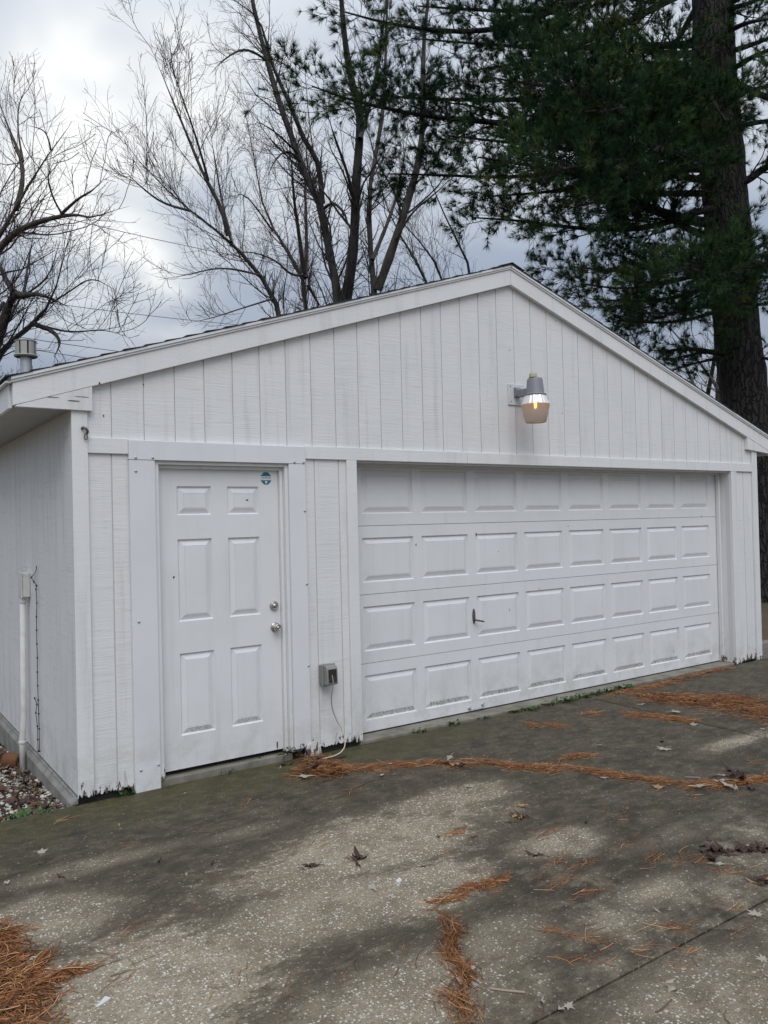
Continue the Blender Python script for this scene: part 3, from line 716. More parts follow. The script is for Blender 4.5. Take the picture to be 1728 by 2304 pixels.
# ------------------------------------------------------------------ outlet box and cord
ob = thing('outlet_box', 'grey weatherproof outlet box with clouded cover between the two doors', 'outlet')
MB().box(1.676, 1.776, -.048, -.0003, .468, .612).build('back_box', BOXG, ob, bevel=.008)
MB().prism([(1.670, .462), (1.782, .462), (1.782, .618), (1.670, .618)], -.058, -.048).build('flange', BOXG, ob, bevel=.004)
MB().prism([(-.0582, .470), (-.105, .474), (-.112, .485), (-.108, .590), (-.095, .608), (-.0582, .612)], 1.683, 1.772, 'x').build('bubble_cover', BOXG, ob, bevel=.006)
MB().prism([(-.1135, .492), (-.1085, .586), (-.1075, .586), (-.1125, .492)], 1.694, 1.762, 'x').build('window', CLEAR, ob)
MB().box(1.696, 1.760, -.1115, -.1085, .494, .582).build('window_backing', WIREM, ob)
cp = [(1.722, -.112, .545), (1.724, -.120, .51), (1.726, -.118, .475), (1.724, -.110, .44), (1.722, -.095, .38), (1.735, -.085, .30), (1.765, -.085, .22), (1.800, -.092, .15), (1.815, -.110, .085), (1.80, -.135, .035), (1.765, -.15, .006), (1.715, -.16, -.008), (1.655, -.165, -.012), (1.60, -.16, -.013)]
def smoothpath(p, n=6):
    p = [Vector(q) for q in p]; out = []
    for i in range(len(p)-1):
        a, b, c, dd = p[max(i-1, 0)], p[i], p[i+1], p[min(i+2, len(p)-1)]
        for k in range(n):
            s = k/n
            out.append(.5*((2*b)+(c-a)*s+(2*a-5*b+4*c-dd)*s*s+(3*b-a-3*c+dd)*s**3))
    return out + [p[-1]]
MB().tube(smoothpath(cp), .0042, 8).build('extension_cord', CORDM, None, True, label='thin tan extension cord hanging from outlet box to the ground', cat='cord')

# ------------------------------------------------------------------ side wall: conduit, wire, plate, hook
cy_ = 1.36
cd = thing('conduit', 'painted junction box on vertical conduit against the garage side wall', 'conduit')
MB().box(-.052, .0025, cy_-.055, cy_+.055, 1.135, 1.315).build('junction_box', PVC, cd, bevel=.008)
MB().box(-.060, -.0525, cy_-.060, cy_+.060, 1.130, 1.320).build('box_cover', PVC, cd, bevel=.003)
MB().lathe([(.026, 1.095), (.026, 1.132)], (-.042, cy_, 0), (0, 0, 1), 18).build('coupling', PVC, cd, True)
MB().tube([(-.062, cy_, -.19), (-.062, cy_, .10), (-.050, cy_, .25), (-.042, cy_, 1.10)], .021, 16).build('pipe', PVC, cd, True)
MB().lathe([(.025, .06), (.028, .065), (.028, .08), (.025, .085)], (-.060, cy_, 0), (0, 0, 1), 18).build('collar', PVC, cd, True)
MB().box(-.012, .0025, 1.52, 1.64, .70, .80).build('cover_plate', PVC, None, bevel=.003, label='small white cover plate on side wall behind the conduit', cat='plate')
wp = [onX(u, v, -.012) for u, v in ((81, 1273), (82, 1280), (78, 1291), (71, 1299), (76, 1309), (82, 1318), (81, 1326), (83, 1357), (82, 1388), (82.5, 1418), (83, 1449), (84, 1480), (84, 1512), (85, 1543), (86, 1575), (87, 1606), (88, 1640), (89, 1690))]
wm = MB().tube(smoothpath([tuple(p) for p in wp], 4), .0026, 6)
for p in wp[3::1]: wm.lathe([(0, -.009), (.006, -.004), (.006, .004), (0, .009)], tuple(p), (0, 0, 1), 6)
wp2 = [onX(u, v, -.016) for u, v in ((78, 1571), (83, 1585), (81, 1604), (84, 1634), (85, 1664), (86, 1690))]
wm.tube(smoothpath([tuple(p) for p in wp2], 4), .0024, 6)
for p in wp2: wm.lathe([(0, -.009), (.006, -.004), (.006, .004), (0, .009)], tuple(p), (0, 0, 1), 6)
wm.build('knotted_wire', WIREM, None, label='dark knotted wire hanging down the side wall beside the conduit', cat='wire')
hk = thing('hook', 'small rusty screw hook with ring high on the corner board', 'hook')
MB().tube(smoothpath([(.062, -.019, 2.235), (.062, -.035, 2.24), (.075, -.045, 2.235), (.088, -.040, 2.218), (.085, -.03, 2.205)]), .0085, 8).build('hook_shank', RUST, hk, True)
MB().tube([(.079+.009*math.sin(a), -.034, 2.186+.018*math.cos(a)) for a in np.linspace(0, 6.28, 16)], .0035, 6, False).build('ring', RUST, hk, True)
# short clay pipe lying on the gravel
cpd = Vector((.62, -.78, .0)).normalized(); co = Vector((-.085, 1.57, -.112))
cpo = MB().lathe([(.040, .13), (.054, .13), (.056, .12), (.056, 0), (.052, -.004), (.0, -.004)], co-cpd*.07, cpd, 24).build('clay_pipe', CLAY, None, True, label='short rust-brown clay pipe lying on the gravel by the wall', cat='pipe')
MB().lathe([(.047, .1), (.046, .128), (.02, .131), (0, .130)], co-cpd*.07, cpd, 20).build('packed_soil', DARKSOIL, cpo, True)

# ------------------------------------------------------------------ trees
def resample(pts, n):
    pts = np.array([tuple(p) for p in pts], float)
    for _ in range(3):                                   # corner cutting, ends kept
        a_, b_ = pts[:-1], pts[1:]; mid_ = np.empty((2*len(a_), 3)); mid_[0::2] = .75*a_+.25*b_; mid_[1::2] = .25*a_+.75*b_
        pts = np.concatenate([pts[:1], mid_[1:-1], pts[-1:]])
    s = np.r_[0, np.cumsum(np.linalg.norm(np.diff(pts, axis=0), axis=1))]
    q = np.linspace(0, s[-1], n); return np.stack([np.interp(q, s, pts[:, k]) for k in range(3)], 1)
def spawn(P, Rr, dens, t0, lr, ang, upb, wob, n, g, rfac=.55, rmin=.0022, taper=.25, lenpow=.6, tip=True):
    # children along the parent polylines: dens per metre, length lr (m), angle range (deg), upward bend
    seg = np.linalg.norm(np.diff(P, axis=1), axis=2); Ln = seg.sum(1)
    cnt = np.maximum(1, (Ln*(1-t0)*dens*(.75+.5*g.random(len(Ln)))).astype(int))
    idx = np.repeat(np.arange(len(P)), cnt); m = len(idx)
    tt = t0 + (1-t0)*g.random(m)
    npt = P.shape[1]; f = tt*(npt-1); i0 = np.minimum(f.astype(int), npt-2); fr = (f-i0)[:, None]
    pos = P[idx, i0]*(1-fr) + P[idx, i0+1]*fr
    r0 = (Rr[idx, i0]*(1-fr[:, 0]) + Rr[idx, i0+1]*fr[:, 0])*rfac
    T = P[idx, i0+1]-P[idx, i0]; T /= np.linalg.norm(T, axis=1, keepdims=True)+1e-9
    q = g.normal(size=(m, 3)); q -= T*(q*T).sum(1, keepdims=True); q /= np.linalg.norm(q, axis=1, keepdims=True)+1e-9
    q[:, 2] += .25*np.sign(upb)*(1 if upb else 0); a = np.radians(ang[0]+(ang[1]-ang[0])*g.random(m))[:, None]
    d_ = T*np.cos(a)+q*np.sin(a); d_ /= np.linalg.norm(d_, axis=1, keepdims=True)
    ln = (lr[0]+(lr[1]-lr[0])*g.random(m))*np.minimum(1.3, (Ln[idx]/max(Ln.max(), 1e-6))**.3)*(1-lenpow*tt)
    out = np.empty((m, n, 3)); out[:, 0] = pos
    for k in range(1, n):
        d_ = d_ + g.normal(size=(m, 3))*wob; d_[:, 2] += upb
        d_ /= np.linalg.norm(d_, axis=1, keepdims=True); out[:, k] = out[:, k-1]+d_*(ln/(n-1))[:, None]
    rr_ = np.maximum(r0[:, None]*np.linspace(1, taper, n)[None], rmin)
    return out, rr_
def bare_tree(label, limbs, bark, twig, seed, base, group='bare trees behind the garage', dens=(2.2, 5.0, 7.0), scale=1.0, up_=.07, spread=(22, 55), rmin=.0021, rs=.88):
    g = np.random.default_rng(seed); base = np.array(base)
    t_ = thing('bare_tree', label, 'tree', tuple(base), group)
    P0, R0, parts = [], [], []
    for (pts, r0, r1) in limbs:
        p = resample(pts, 18); P0.append(p); R0.append(np.linspace(r0, r1, 18)*(np.r_[np.ones(11), np.linspace(1, .22, 7)] if r1 < .026 else 1.0))
    P0, R0 = np.array(P0)-base, np.array(R0)*rs
    trunk = tubes_np(P0, R0*(1+.06*g.normal(size=R0.shape)), 9)
    obj('trunk', np_mesh('trunk', *trunk, bark, smooth=True), t_)
    P1, R1 = spawn(P0, R0, dens[0], .20, (1.0*scale, 3.2*scale), spread, up_, .12, 8, g, .30, .005, .3)
    P2, R2 = spawn(P1, R1, dens[1], .10, (.45*scale, 1.5*scale), (22, 58), up_*.9, .17, 6, g, .45, .0030, .45)
    PA = spawn(P0, R0, dens[0]*1.6, .30, (.4, 1.3), (25, 65), up_, .14, 6, g, .2, .0032, .45)
    P2 = np.concatenate([P2, PA[0]]); R2 = np.concatenate([R2, PA[1]])
    P3, R3 = spawn(P2, R2, dens[2], .10, (.22, .75), (25, 65), up_*.6, .16, 4, g, .6, rmin, .8)
    V, F = join_np([tubes_np(P1, R1, 5), tubes_np(P2, R2, 4), tubes_np(P3, R3, 3)])
    obj('branches', np_mesh('branches', V, F, twig), t_)
    return t_
def A(*pts):   # crop A (0,0,864,900) -> photograph pixels
    return [(x*.5208, y*.5208) for x, y in pts]
def B2(*pts):  # crop (600,0,1728,900)
    return [(600+x*.68, y*.68) for x, y in pts]
def limb(px, d0, d1, r0, r1, foot=None):
    n = len(px); ds = np.linspace(d0, d1, n)
    p = [at(u, v, q) for (u, v), q in zip(px, ds)]
    if foot is not None: p = [np.array(foot)] + p
    return (p, r0, r1)
def foot(px, d, dx=0, dy=0): p = at(*px, d); return (p[0]+dx, p[1]+dy, -.14)

# tree with a long stem leaning left
d = 17.0; ft = foot(A((1300, 1500))[0], d)
bare_tree('bare tree with a long grey stem leaning out over the roof', [
    limb(A((1225, 1355), (1130, 1190), (1000, 1045), (820, 910), (720, 820), (600, 700), (500, 560)), d, d-3.0, .125, .012, ft),
    limb(A((985, 1020), (960, 900), (880, 760), (815, 600), (740, 420), (650, 200)), d-1.2, d-2.2, .055, .008),
    limb(A((900, 780), (850, 600), (780, 400), (720, 230)), d-1.7, d-3.5, .03, .007),
    limb(A((820, 910), (700, 880), (600, 800), (520, 720)), d-1.9, d-3.6, .03, .007),
    limb(A((1000, 1045), (960, 880), (930, 700), (900, 520)), d-1.2, d-.2, .035, .007),
    limb(A((1130, 1190), (960, 1150), (800, 1190), (680, 1210)), d-.6, d-1.5, .028, .006),
    limb(A((1180, 1290), (1050, 1330), (900, 1380), (780, 1400)), d-.3, d-1.2, .022, .006),
], BARK1, TWIG1, 11, ft, dens=(4.4, 6.6, 9.5), up_=.12)
# slim double-stemmed tree with reddish twigs
d = 19.5; ft = foot(A((1325, 1400))[0], d)
bare_tree('bare twiggy tree with brownish forked trunk and reddish twigs', [
    limb(A((1325, 1340), (1310, 1180), (1200, 1030), (1130, 880), (1110, 750), (1075, 560), (1040, 400)), d, d+1, .115, .012, ft),
    limb(A((1312, 1180), (1290, 1000), (1270, 870), (1262, 730), (1240, 560)), d, d-1.4, .07, .010),
    limb(A((1320, 1200), (1325, 1000), (1315, 800), (1340, 640)), d, d+1.2, .06, .010),
    limb(A((1310, 1190), (1255, 1190), (1190, 1120), (1060, 1080), (960, 1110)), d, d-1.5, .035, .008),
    limb(A((1330, 1230), (1380, 1320)), d, d+.2, .05, .03),
    limb(A((1180, 1000), (1060, 830), (1000, 850)), d+.3, d-1, .03, .007),
], BARK2, TWIG2, 12, ft, dens=(4.6, 6.4, 9.5), up_=.07)
# pair of tall dark stems
d = 17.6; ft = foot(A((1480, 1420))[0], d)
bare_tree('tall bare tree with two dark stems forking just above the roof edge', [
    limb(A((1472, 1305), (1435, 1160), (1400, 960), (1385, 880), (1310, 740), (1250, 560), (1200, 430), (1145, 230), (1100, 60), (1070, -120)), d, d+1.5, .155, .05, ft),
    limb(A((1392, 880), (1378, 690), (1320, 620), (1285, 530), (1230, 400), (1165, 260), (1130, 80), (1010, 0), (930, -60)), d+.4, d-1.5, .075, .018),
    limb(A((1490, 1310), (1515, 1180), (1535, 960), (1535, 820), (1550, 640), (1560, 500), (1512, 330), (1482, 120), (1470, -80)), d, d-1.6, .15, .05),
    limb(A((1540, 900), (1500, 740), (1440, 580), (1400, 440)), d-.6, d-2, .05, .012),
    limb(A((1555, 600), (1600, 450), (1640, 250), (1660, 60), (1680, -60)), d-1, d+1, .06, .02),
    limb(A((1400, 900), (1440, 870), (1490, 920), (1510, 990)), d, d-.6, .04, .025),
    limb(A((1285, 660), (1180, 560), (1100, 520)), d+.6, d-1.2, .032, .008),
    limb(A((1150, 260), (1060, 200), (960, 260), (900, 330)), d+1, d-.5, .035, .008),
    limb(A((1300, 700), (1240, 640), (1180, 700), (1150, 780)), d+.5, d-.5, .03, .008),
], BARK3, TWIG1, 13, ft, dens=(3.8, 6.2, 9.0), up_=.05)
d = 19.0; ft = foot(B2((360, 1060))[0], d)
bare_tree('bare tree with a grey trunk splitting in a wide fork near the ridge', [
    limb(B2((358, 970), (345, 850), (335, 700), (345, 580), (370, 470), (390, 330), (395, 120), (400, -40)), d, d+1.5, .125, .03, ft),
    limb(B2((368, 960), (420, 810), (470, 660), (515, 490), (515, 300), (520, 120), (540, -50)), d, d-1.0, .125, .04),
    limb(B2((350, 860), (420, 690), (450, 560), (470, 420)), d, d+1.8, .06, .015),
    limb(B2((430, 790), (480, 700), (560, 640), (640, 560)), d-.3, d-1.6, .035, .01),
], BARK1, TWIG1, 14, ft, dens=(3.4, 5.6, 8.5), up_=.06)
d = 21.5; ft = foot(B2((650, 1000))[0], d, 1.0)
bare_tree('bare slanting stems standing behind the garage ridge beside the pine', [
    limb(B2((680, 890), (640, 820), (560, 650), (520, 540), (470, 430)), d, d-2, .10, .02, ft),
    limb(B2((595, 920), (530, 830), (460, 740), (330, 640), (200, 570)), d, d-2, .085, .012, ft),
    limb(B2((545, 935), (470, 830), (400, 700), (360, 560), (330, 380)), d, d+1.5, .085, .012, ft),
], BARK1, TWIG1, 15, ft, dens=(3.0, 5.0, 8), up_=.06)
# left: two trees, trunks outside the frame
d = 12.5; ft = foot((-150, 1100), d)
bare_tree('bare tree with pale brown limbs reaching in past the vent pipe', [
    limb([(-130, 800), (-60, 640)]+A((0, 1010), (60, 915), (105, 830), (180, 710), (235, 630), (285, 565)), d, d-.8, .15, .022, ft),
    limb([(-120, 760), (-60, 620)]+A((0, 1070), (60, 1005), (140, 965), (265, 932), (330, 925), (400, 945), (470, 915), (560, 890)), d, d-1.2, .10, .008),
    limb(A((265, 925), (340, 855), (400, 825), (450, 770)), d-.7, d-1.4, .028, .007),
    limb(A((70, 905), (100, 790), (95, 690), (40, 560), (0, 450)), d-.3, d+.5, .05, .012),
    limb(A((100, 700), (75, 560), (80, 440), (130, 345)), d-.3, d+.2, .02, .006),
    limb(A((220, 650), (200, 560), (110, 540)), d-.6, d-1, .016, .006),
    limb(A((265, 920), (230, 860), (200, 760), (240, 690)), d-.7, d-1.8, .018, .006),
], BARK2, TWIG2, 16, ft, dens=(3.0, 5.6, 8.5), up_=.08, rmin=.0018)
d = 14.5; ft = foot((-70, 1150), d)
bare_tree('dark gnarled bare tree with arching limbs low behind the roof vent', [
    limb([(-50, 850)]+A((0, 1530), (70, 1450), (150, 1395), (220, 1310), (255, 1200), (300, 1010)), d, d-.8, .17, .016, ft),
    limb([(-50, 850)]+A((-10, 1480), (20, 1370), (60, 1260), (110, 1285), (140, 1265), (200, 1280), (265, 1310), (310, 1335)), d, d-1.4, .14, .012),
    limb(A((150, 1400), (230, 1430), (265, 1480), (235, 1540)), d-.4, d-1.2, .055, .02),
    limb(A((60, 1265), (20, 1200), (-10, 1120)), d-.5, d+.3, .07, .03),
    limb(A((100, 1290), (120, 1150), (150, 980)), d-.6, d+.6, .03, .008),
    limb(A((220, 1310), (300, 1260), (400, 1190), (520, 1270)), d-.6, d-1.6, .02, .006),
    limb(A((160, 1400), (300, 1440), (450, 1420), (560, 1460)), d-.4, d-1.8, .025, .006),
    limb([(-60, 900)]+A((0, 1300), (30, 1320), (15, 1390)), d, d+.5, .06, .04),
], BARK3, TWIG3, 17, ft, dens=(3.6, 5.6, 8.5), up_=.06, rmin=.0018)
# woods further back, seen through the pine and beside it
gw = np.random.default_rng(5)
BACK_T = [(13.5, 15.0, 9, .12), (17.5, 13.5, 10, .14), (20.5, 16.0, 11, .15), (24.5, 12.0, 11, .16), (22.0, 8.5, 9, .12), (27.5, 7.0, 12, .16), (16.0, 19.0, 12, .16), (29.0, 14.0, 12, .18), (33.0, 9.0, 13, .18), (-4.5, 16.0, 8, .14), (1.5, 20.0, 8, .13), (24.0, 2.5, 9, .13), (27.0, -1.0, 10, .15), (31.0, 3.5, 11, .15), (36.0, 0.5, 12, .18), (26.0, 18.0, 11, .15), (35.0, 16.0, 12, .18), (40.0, 8.0, 13, .2)]
WHERE = ['bare tree standing in the woods behind the big pine', 'bare tree in the distant woods behind the garage roof']
for k, (X, Y, h, r0) in enumerate(BACK_T):
    b_ = np.array([X, Y, -.14]); lm = []
    for j in range(4):
        a = gw.random()*6.28; sp = .25+.35*gw.random()
        top = b_ + np.array([math.cos(a)*h*sp*.6, math.sin(a)*h*sp*.6, h*(.75+.25*gw.random())])
        mid = b_ + np.array([0, 0, h*(.12+.1*j)]) ; m2 = (mid+top)/2 + gw.normal(size=3)*.3
        lm.append(([b_, mid, m2, top] if j == 0 else [mid, m2, top], r0 if j == 0 else r0*.6, .012))
    bare_tree(WHERE[1] if k in (9, 10) else WHERE[0], lm, BARK3 if k % 2 else BARK1, TWIG3 if k % 2 else TWIG1, 40+k, b_, 'bare trees of the woods', dens=(2.0, 2.6, 2.8), rmin=.005, rs=1.0)

# ------------------------------------------------------------------ the pine
g = np.random.default_rng(23)
PD = 16.0
pb = at(1716, 1345, PD); pb[2] = -.16
pine = thing('pine_tree', 'big dark pine with a thick trunk rising behind the right eave', 'tree', tuple(pb))
tp = [pb, at(1700, 1150, PD), at(1676, 900, PD), at(1655, 721, PD), at(1640, 517, PD), at(1626, 400, PD), at(1606, 170, PD), at(1604, 30, PD), at(1590, -250, PD), at(1580, -600, PD), at(1575, -1000, PD)]
TP = resample(tp, 60); trad = np.interp(np.linspace(0, 1, 60), [0, .04, .12, .5, .75, 1], [.60, .50, .455, .42, .30, .05])
V, F = tubes_np((TP-pb)[None], trad[None], 28)
V = V + g.normal(size=V.shape)*.012
obj('trunk', np_mesh('trunk', V, F, PBARK, smooth=True), pine)
def tz(z):   # point on the trunk axis at height z
    return np.array([np.interp(z, TP[:, 2], TP[:, k]) for k in range(3)])
PL = []
def plimb(px, dep, r0=.07, z0=None, curve=None):
    # limb from the trunk to a traced path of pixels; dep = depth at the tip
    zt = at(*px[0], PD)[2] if z0 is None else z0
    o = tz(zt); n = len(px); q = [at(u, v, s_) for (u, v), s_ in zip(px, np.linspace(PD-.35 if n > 1 else dep, dep, n))]
    PL.append((resample([o]+q, 16), np.linspace(r0, .012, 16)))
def T2(*p): return B2(*p)
plimb(T2((1455, 740), (1300, 705), (1180, 650), (1060, 580), (860, 545), (700, 520)), 12.2, .12)
plimb(T2((1450, 790), (1280, 690), (1100, 610), (900, 640), (720, 650)), 13.5, .08)
plimb(T2((1410, 180), (1330, 180), (1200, 150), (1060, 130)), 13.6, .09)
plimb(T2((1420, 270), (1300, 300), (1150, 300), (950, 290), (760, 260)), 12.4, .09)
plimb(T2((1400, -120), (1010, 0), (870, 70), (740, 100), (620, 108), (400, 80), (260, 40)), 12.6, .12)
plimb(T2((1400, -40), (1150, 100), (900, 200), (700, 230)), 13.0, .09)
plimb(T2((1430, 330), (1200, 400), (1000, 430), (700, 400), (520, 385), (300, 340), (150, 285)), 12.4, .11)
plimb(T2((1430, 420), (1250, 480), (1000, 500), (800, 470), (600, 450)), 13.6, .09)
plimb(T2((1440, 560), (1250, 560), (1050, 560), (800, 590), (600, 580), (400, 575)), 14.2, .08)
plimb(T2((1450, 690), (1260, 760), (1050, 760), (850, 730), (680, 720)), 13.4, .08)
plimb(T2((1470, 860), (1330, 880), (1150, 900), (1000, 880)), 14.2, .06)
plimb(T2((1475, 940), (1380, 980), (1250, 1000), (1080, 990)), 13.8, .06)
plimb(T2((1480, 1030), (1400, 1060), (1280, 1070), (1160, 1060)), 14.4, .05)
plimb(T2((1490, 1170), (1400, 1150), (1300, 1165)), 15.2, .085)
plimb(T2((1500, 1185), (1420, 1200), (1330, 1230)), 15.0, .04)
plimb(T2((1490, 850), (1450, 880), (1420, 900), (1400, 880)), 11.0, .06)     # towards the viewer
plimb(T2((1500, 880), (1520, 900), (1560, 880)), 12.2, .06)
plimb(T2((1460, 300), (1480, 340), (1520, 400)), 12.0, .06)
plimb(T2((1430, 420), (1320, 470), (1280, 500)), 10.8, .08)
plimb(T2((1430, 460), (1180, 360), (1050, 370)), 11.2, .08)
plimb(T2((1420, 240), (1200, 240), (1050, 260), (900, 330)), 11.6, .08)
plimb(T2((1440, 540), (1200, 640), (1000, 690)), 11.4, .08)
plimb(T2((1540, 170), (1600, 150), (1680, 120), (1800, 90)), 15.5, .07)
plimb(T2((1545, 230), (1600, 190), (1700, 150), (1860, 160)), 14.5, .07)
plimb(T2((1550, 320), (1620, 290), (1720, 280), (1860, 300)), 14.0, .06)
plimb(T2((1560, 420), (1640, 400), (1740, 400), (1860, 420)), 14.5, .07)
plimb(T2((1575, 610), (1640, 560), (1720, 520), (1860, 480)), 15.5, .10)
plimb(T2((1600, 830), (1660, 800), (1740, 790), (1860, 800)), 14.5, .06)
plimb(T2((1605, 920), (1660, 915), (1760, 930)), 15.5, .05)
plimb(T2((1620, 1010), (1680, 1000), (1780, 1010)), 15.0, .045)
plimb(T2((1640, 1180), (1690, 1200), (1790, 1230)), 15.2, .04)
plimb(T2((1530, 30), (1600, 10), (1700, -40)), 15.0, .08)
plimb(T2((1535, 100), (1600, 70), (1700, 60)), 14.0, .07)
plimb(T2((1500, 850), (1490, 870), (1480, 900)), 13.4, .05)
plimb(T2((1500, 950), (1540, 960), (1570, 970)), 13.0, .05)
plimb(T2((1480, 420), (1470, 460), (1490, 500)), 13.2, .06)
plimb(T2((1430, 420), (1350, 380), (1220, 350), (1100, 370)), 11.2, .07)
plimb(T2((1430, 520), (1330, 560), (1150, 520), (980, 560)), 10.8, .07)
plimb(T2((1400, -200), (1200, -60), (1000, 20), (850, 40), (640, 30), (500, 20)), 13.4, .10)
plimb(T2((1430, 300), (1100, 330), (820, 330), (560, 330), (420, 320), (260, 310)), 14.5, .09)
plimb(T2((1450, 600), (1150, 540), (900, 430), (700, 350), (600, 340)), 14.6, .08)
plimb(T2((1470, 900), (1350, 930), (1200, 960), (1040, 940)), 12.8, .05)
plimb(T2((1480, 1000), (1420, 1020), (1330, 1040), (1220, 1030)), 12.6, .05)
plimb(T2((1440, 500), (1250, 420), (1000, 380), (800, 330)), 18.5, .08)
plimb(T2((1440, 640), (1250, 640), (1000, 600)), 18.8, .08)
NV = len(PL)
for k in range(30):      # the rest of the crown above the picture and behind the trunk
    z0 = 10.5 + k*.62; a = k*2.4; ln = max(1.2, 6.3-.19*k)
    o = tz(z0); tip = o + np.array([math.cos(a)*ln, math.sin(a)*ln, .5+.3*g.random()])
    PL.append((resample([o, (o+tip)/2+np.array([0, 0, -.2]), tip], 16), np.linspace(.085-.0015*k, .012, 16)))
parts = []; tuft_p = []
for (sel, d1_, d2_) in ((slice(0, NV), 7.2, 9.5), (slice(NV, None), 3.0, 5.0)):
    P0 = np.array([p for p, _ in PL[sel]]); R0 = np.array([r for _, r in PL[sel]])
    P1, R1 = spawn(P0, R0, d1_, .20, (.7, 2.1), (30, 80), .012, .10, 8, g, .30, .0045, .35, lenpow=.42)
    P1[:, :, 2] = P1[:, :1, 2] + (P1[:, :, 2]-P1[:, :1, 2])*.6        # flat sprays
    P2, R2 = spawn(P1, R1, d2_, .10, (.25, .75), (25, 65), .05, .10, 5, g, .55, .0035, .5, lenpow=.4)
    parts += [tubes_np(P0-pb, R0, 8), tubes_np(P1-pb, R1, 4), tubes_np(P2-pb, R2, 3)]; tuft_p.append(P2-pb)
V, F = join_np(parts)
obj('limbs', np_mesh('limbs', V, F, PBARK), pine)
def tufts(P, per, nn, L, cone, g, wbase=.0075, seg0=.3):
    m = len(P); npt = P.shape[1]
    idx = np.repeat(np.arange(m), per); tt = seg0+(1-seg0)*g.random(len(idx)); tt[::per] = 1.0
    f = tt*(npt-1); i0 = np.minimum(f.astype(int), npt-2); fr = (f-i0)[:, None]
    pos = P[idx, i0]*(1-fr)+P[idx, i0+1]*fr; T = P[idx, i0+1]-P[idx, i0]; T /= np.linalg.norm(T, axis=1, keepdims=True)+1e-9
    k = len(idx); d_ = g.normal(size=(k, nn, 3)); d_ /= np.linalg.norm(d_, axis=2, keepdims=True)
    d_ = T[:, None]*cone + d_; d_[..., 2] += .10; d_ /= np.linalg.norm(d_, axis=2, keepdims=True)
    l = L*(.7+.5*g.random((k, nn, 1)))
    sd = np.cross(d_, g.normal(size=(k, nn, 3))); sd /= np.linalg.norm(sd, axis=2, keepdims=True)+1e-9
    p = np.broadcast_to(pos[:, None], d_.shape) - d_*.01
    tri = np.stack([p-sd*wbase/2, p+sd*wbase/2, p+d_*l], 2).reshape(-1, 3)
    clump = .16*np.sin(pos[:, 0]*2.1+1.3*np.sin(pos[:, 2]*1.7))+.16*np.sin(pos[:, 2]*2.6+pos[:, 1]*1.4)
    tint = np.repeat(np.clip(.45+.17*g.normal(size=k)+clump, 0, 1), nn*3)
    return tri, np.arange(len(tri)).reshape(-1, 3), tint
# a needle mass per main limb group, one part each so that they can be told apart
Ta = tufts(tuft_p[0], 4, 22, .155, 1.25, g, .0072); Tb = tufts(tuft_p[1], 3, 8, .16, .85, g, .016)
V = np.concatenate([Ta[0], Tb[0]]); F = np.arange(len(V)).reshape(-1, 3); tn = np.concatenate([Ta[2], Tb[2]])
obj('needles', np_mesh('needles', V, F, PINEN, tn), pine, kind='stuff')

# ------------------------------------------------------------------ power lines far behind
def pline(a, b, da, db, sag, label):
    p0, p1 = at(*a, da), at(*b, db)
    pts = [p0+(p1-p0)*s - np.array([0, 0, 4*sag*s*(1-s)]) for s in np.linspace(0, 1, 24)]
    MB().tube([tuple(p) for p in pts], .011, 6).build('power_line', CABLE, None, True, label=label, cat='cable', group='overhead lines behind the trees')
pline(A((-260, 800))[0], A((1800, 1210))[0], 24, 44, .5, 'thin overhead cable, highest of the lines crossing the sky')
pline(A((-260, 1240))[0], A((1800, 1440))[0], 26, 46, .4, 'thin overhead cable, middle one of the sky lines')
pline(A((-260, 1400))[0], A((1500, 1600))[0], 24, 40, .3, 'thin overhead cable skimming just above the roof vent')
pline(A((-260, 1440))[0], A((1500, 1660))[0], 24, 40, .3, 'thin overhead cable, lowest one behind the roof vent')

# ------------------------------------------------------------------ pine needles, leaves, weeds on the driveway
def needles(name, label, spots, seed, lift=.012, ln=(.055, .12), wd=.0018, extra=None):
    # spots: list of (x, y, spread_x, spread_y, count, heading or None)
    g = np.random.default_rng(seed); Vs, Fs, Ts, o = [], [], [], 0
    for (X, Y, sx_, sy_, n_, hd) in spots:
        n_ = int(n_*1.3)
        al, ac = g.normal(size=n_), g.normal(size=n_); rad = np.sqrt(al**2+ac**2); h_ = hd or 0.0
        c = np.stack([X+al*sx_*math.cos(h_)-ac*sy_*math.sin(h_), Y+al*sx_*math.sin(h_)+ac*sy_*math.cos(h_)], 1)
        a = g.random(n_)*6.283 if hd is None else hd+g.normal(size=n_)*.6
        L_ = ln[0]+(ln[1]-ln[0])*g.random(n_); hgt = lift*np.exp(-.5*rad**2)*g.random(n_)+.002
        bend = g.normal(size=n_)*.35; q = []
        wv = np.minimum(c[:, 1], -.01)
        base = GZ+GS*wv + hgt
        for s in (-.5, -.17, .17, .5):
            aa = a+bend*s
            px_ = c[:, 0]+np.cos(aa)*L_*s; py_ = c[:, 1]+np.sin(aa)*L_*s
            pz_ = base + lift*.5*g.random(n_)*np.exp(-.5*rad**2)
            nx_, ny_ = -np.sin(aa)*wd/2, np.cos(aa)*wd/2
            rl = g.random(n_)*wd*.8
            q.append(np.stack([px_-nx_, py_-ny_, pz_], 1)); q.append(np.stack([px_+nx_, py_+ny_, pz_+rl], 1))
        v = np.stack(q, 1).reshape(-1, 3); b_ = (np.arange(n_)*8)[:, None, None]+o
        f = np.array([[0, 1, 3, 2], [2, 3, 5, 4], [4, 5, 7, 6]])[None]+b_
        Vs.append(v); Fs.append(f.reshape(-1, 4)); Ts.append(np.repeat(np.clip(.52+.30*g.normal(size=n_), 0, 1), 8)); o += len(v)
    return obj(name, np_mesh(name, np.concatenate(Vs), np.concatenate(Fs), NEEDLE, np.concatenate(Ts)), label=label, cat='pine needles', kind='stuff')
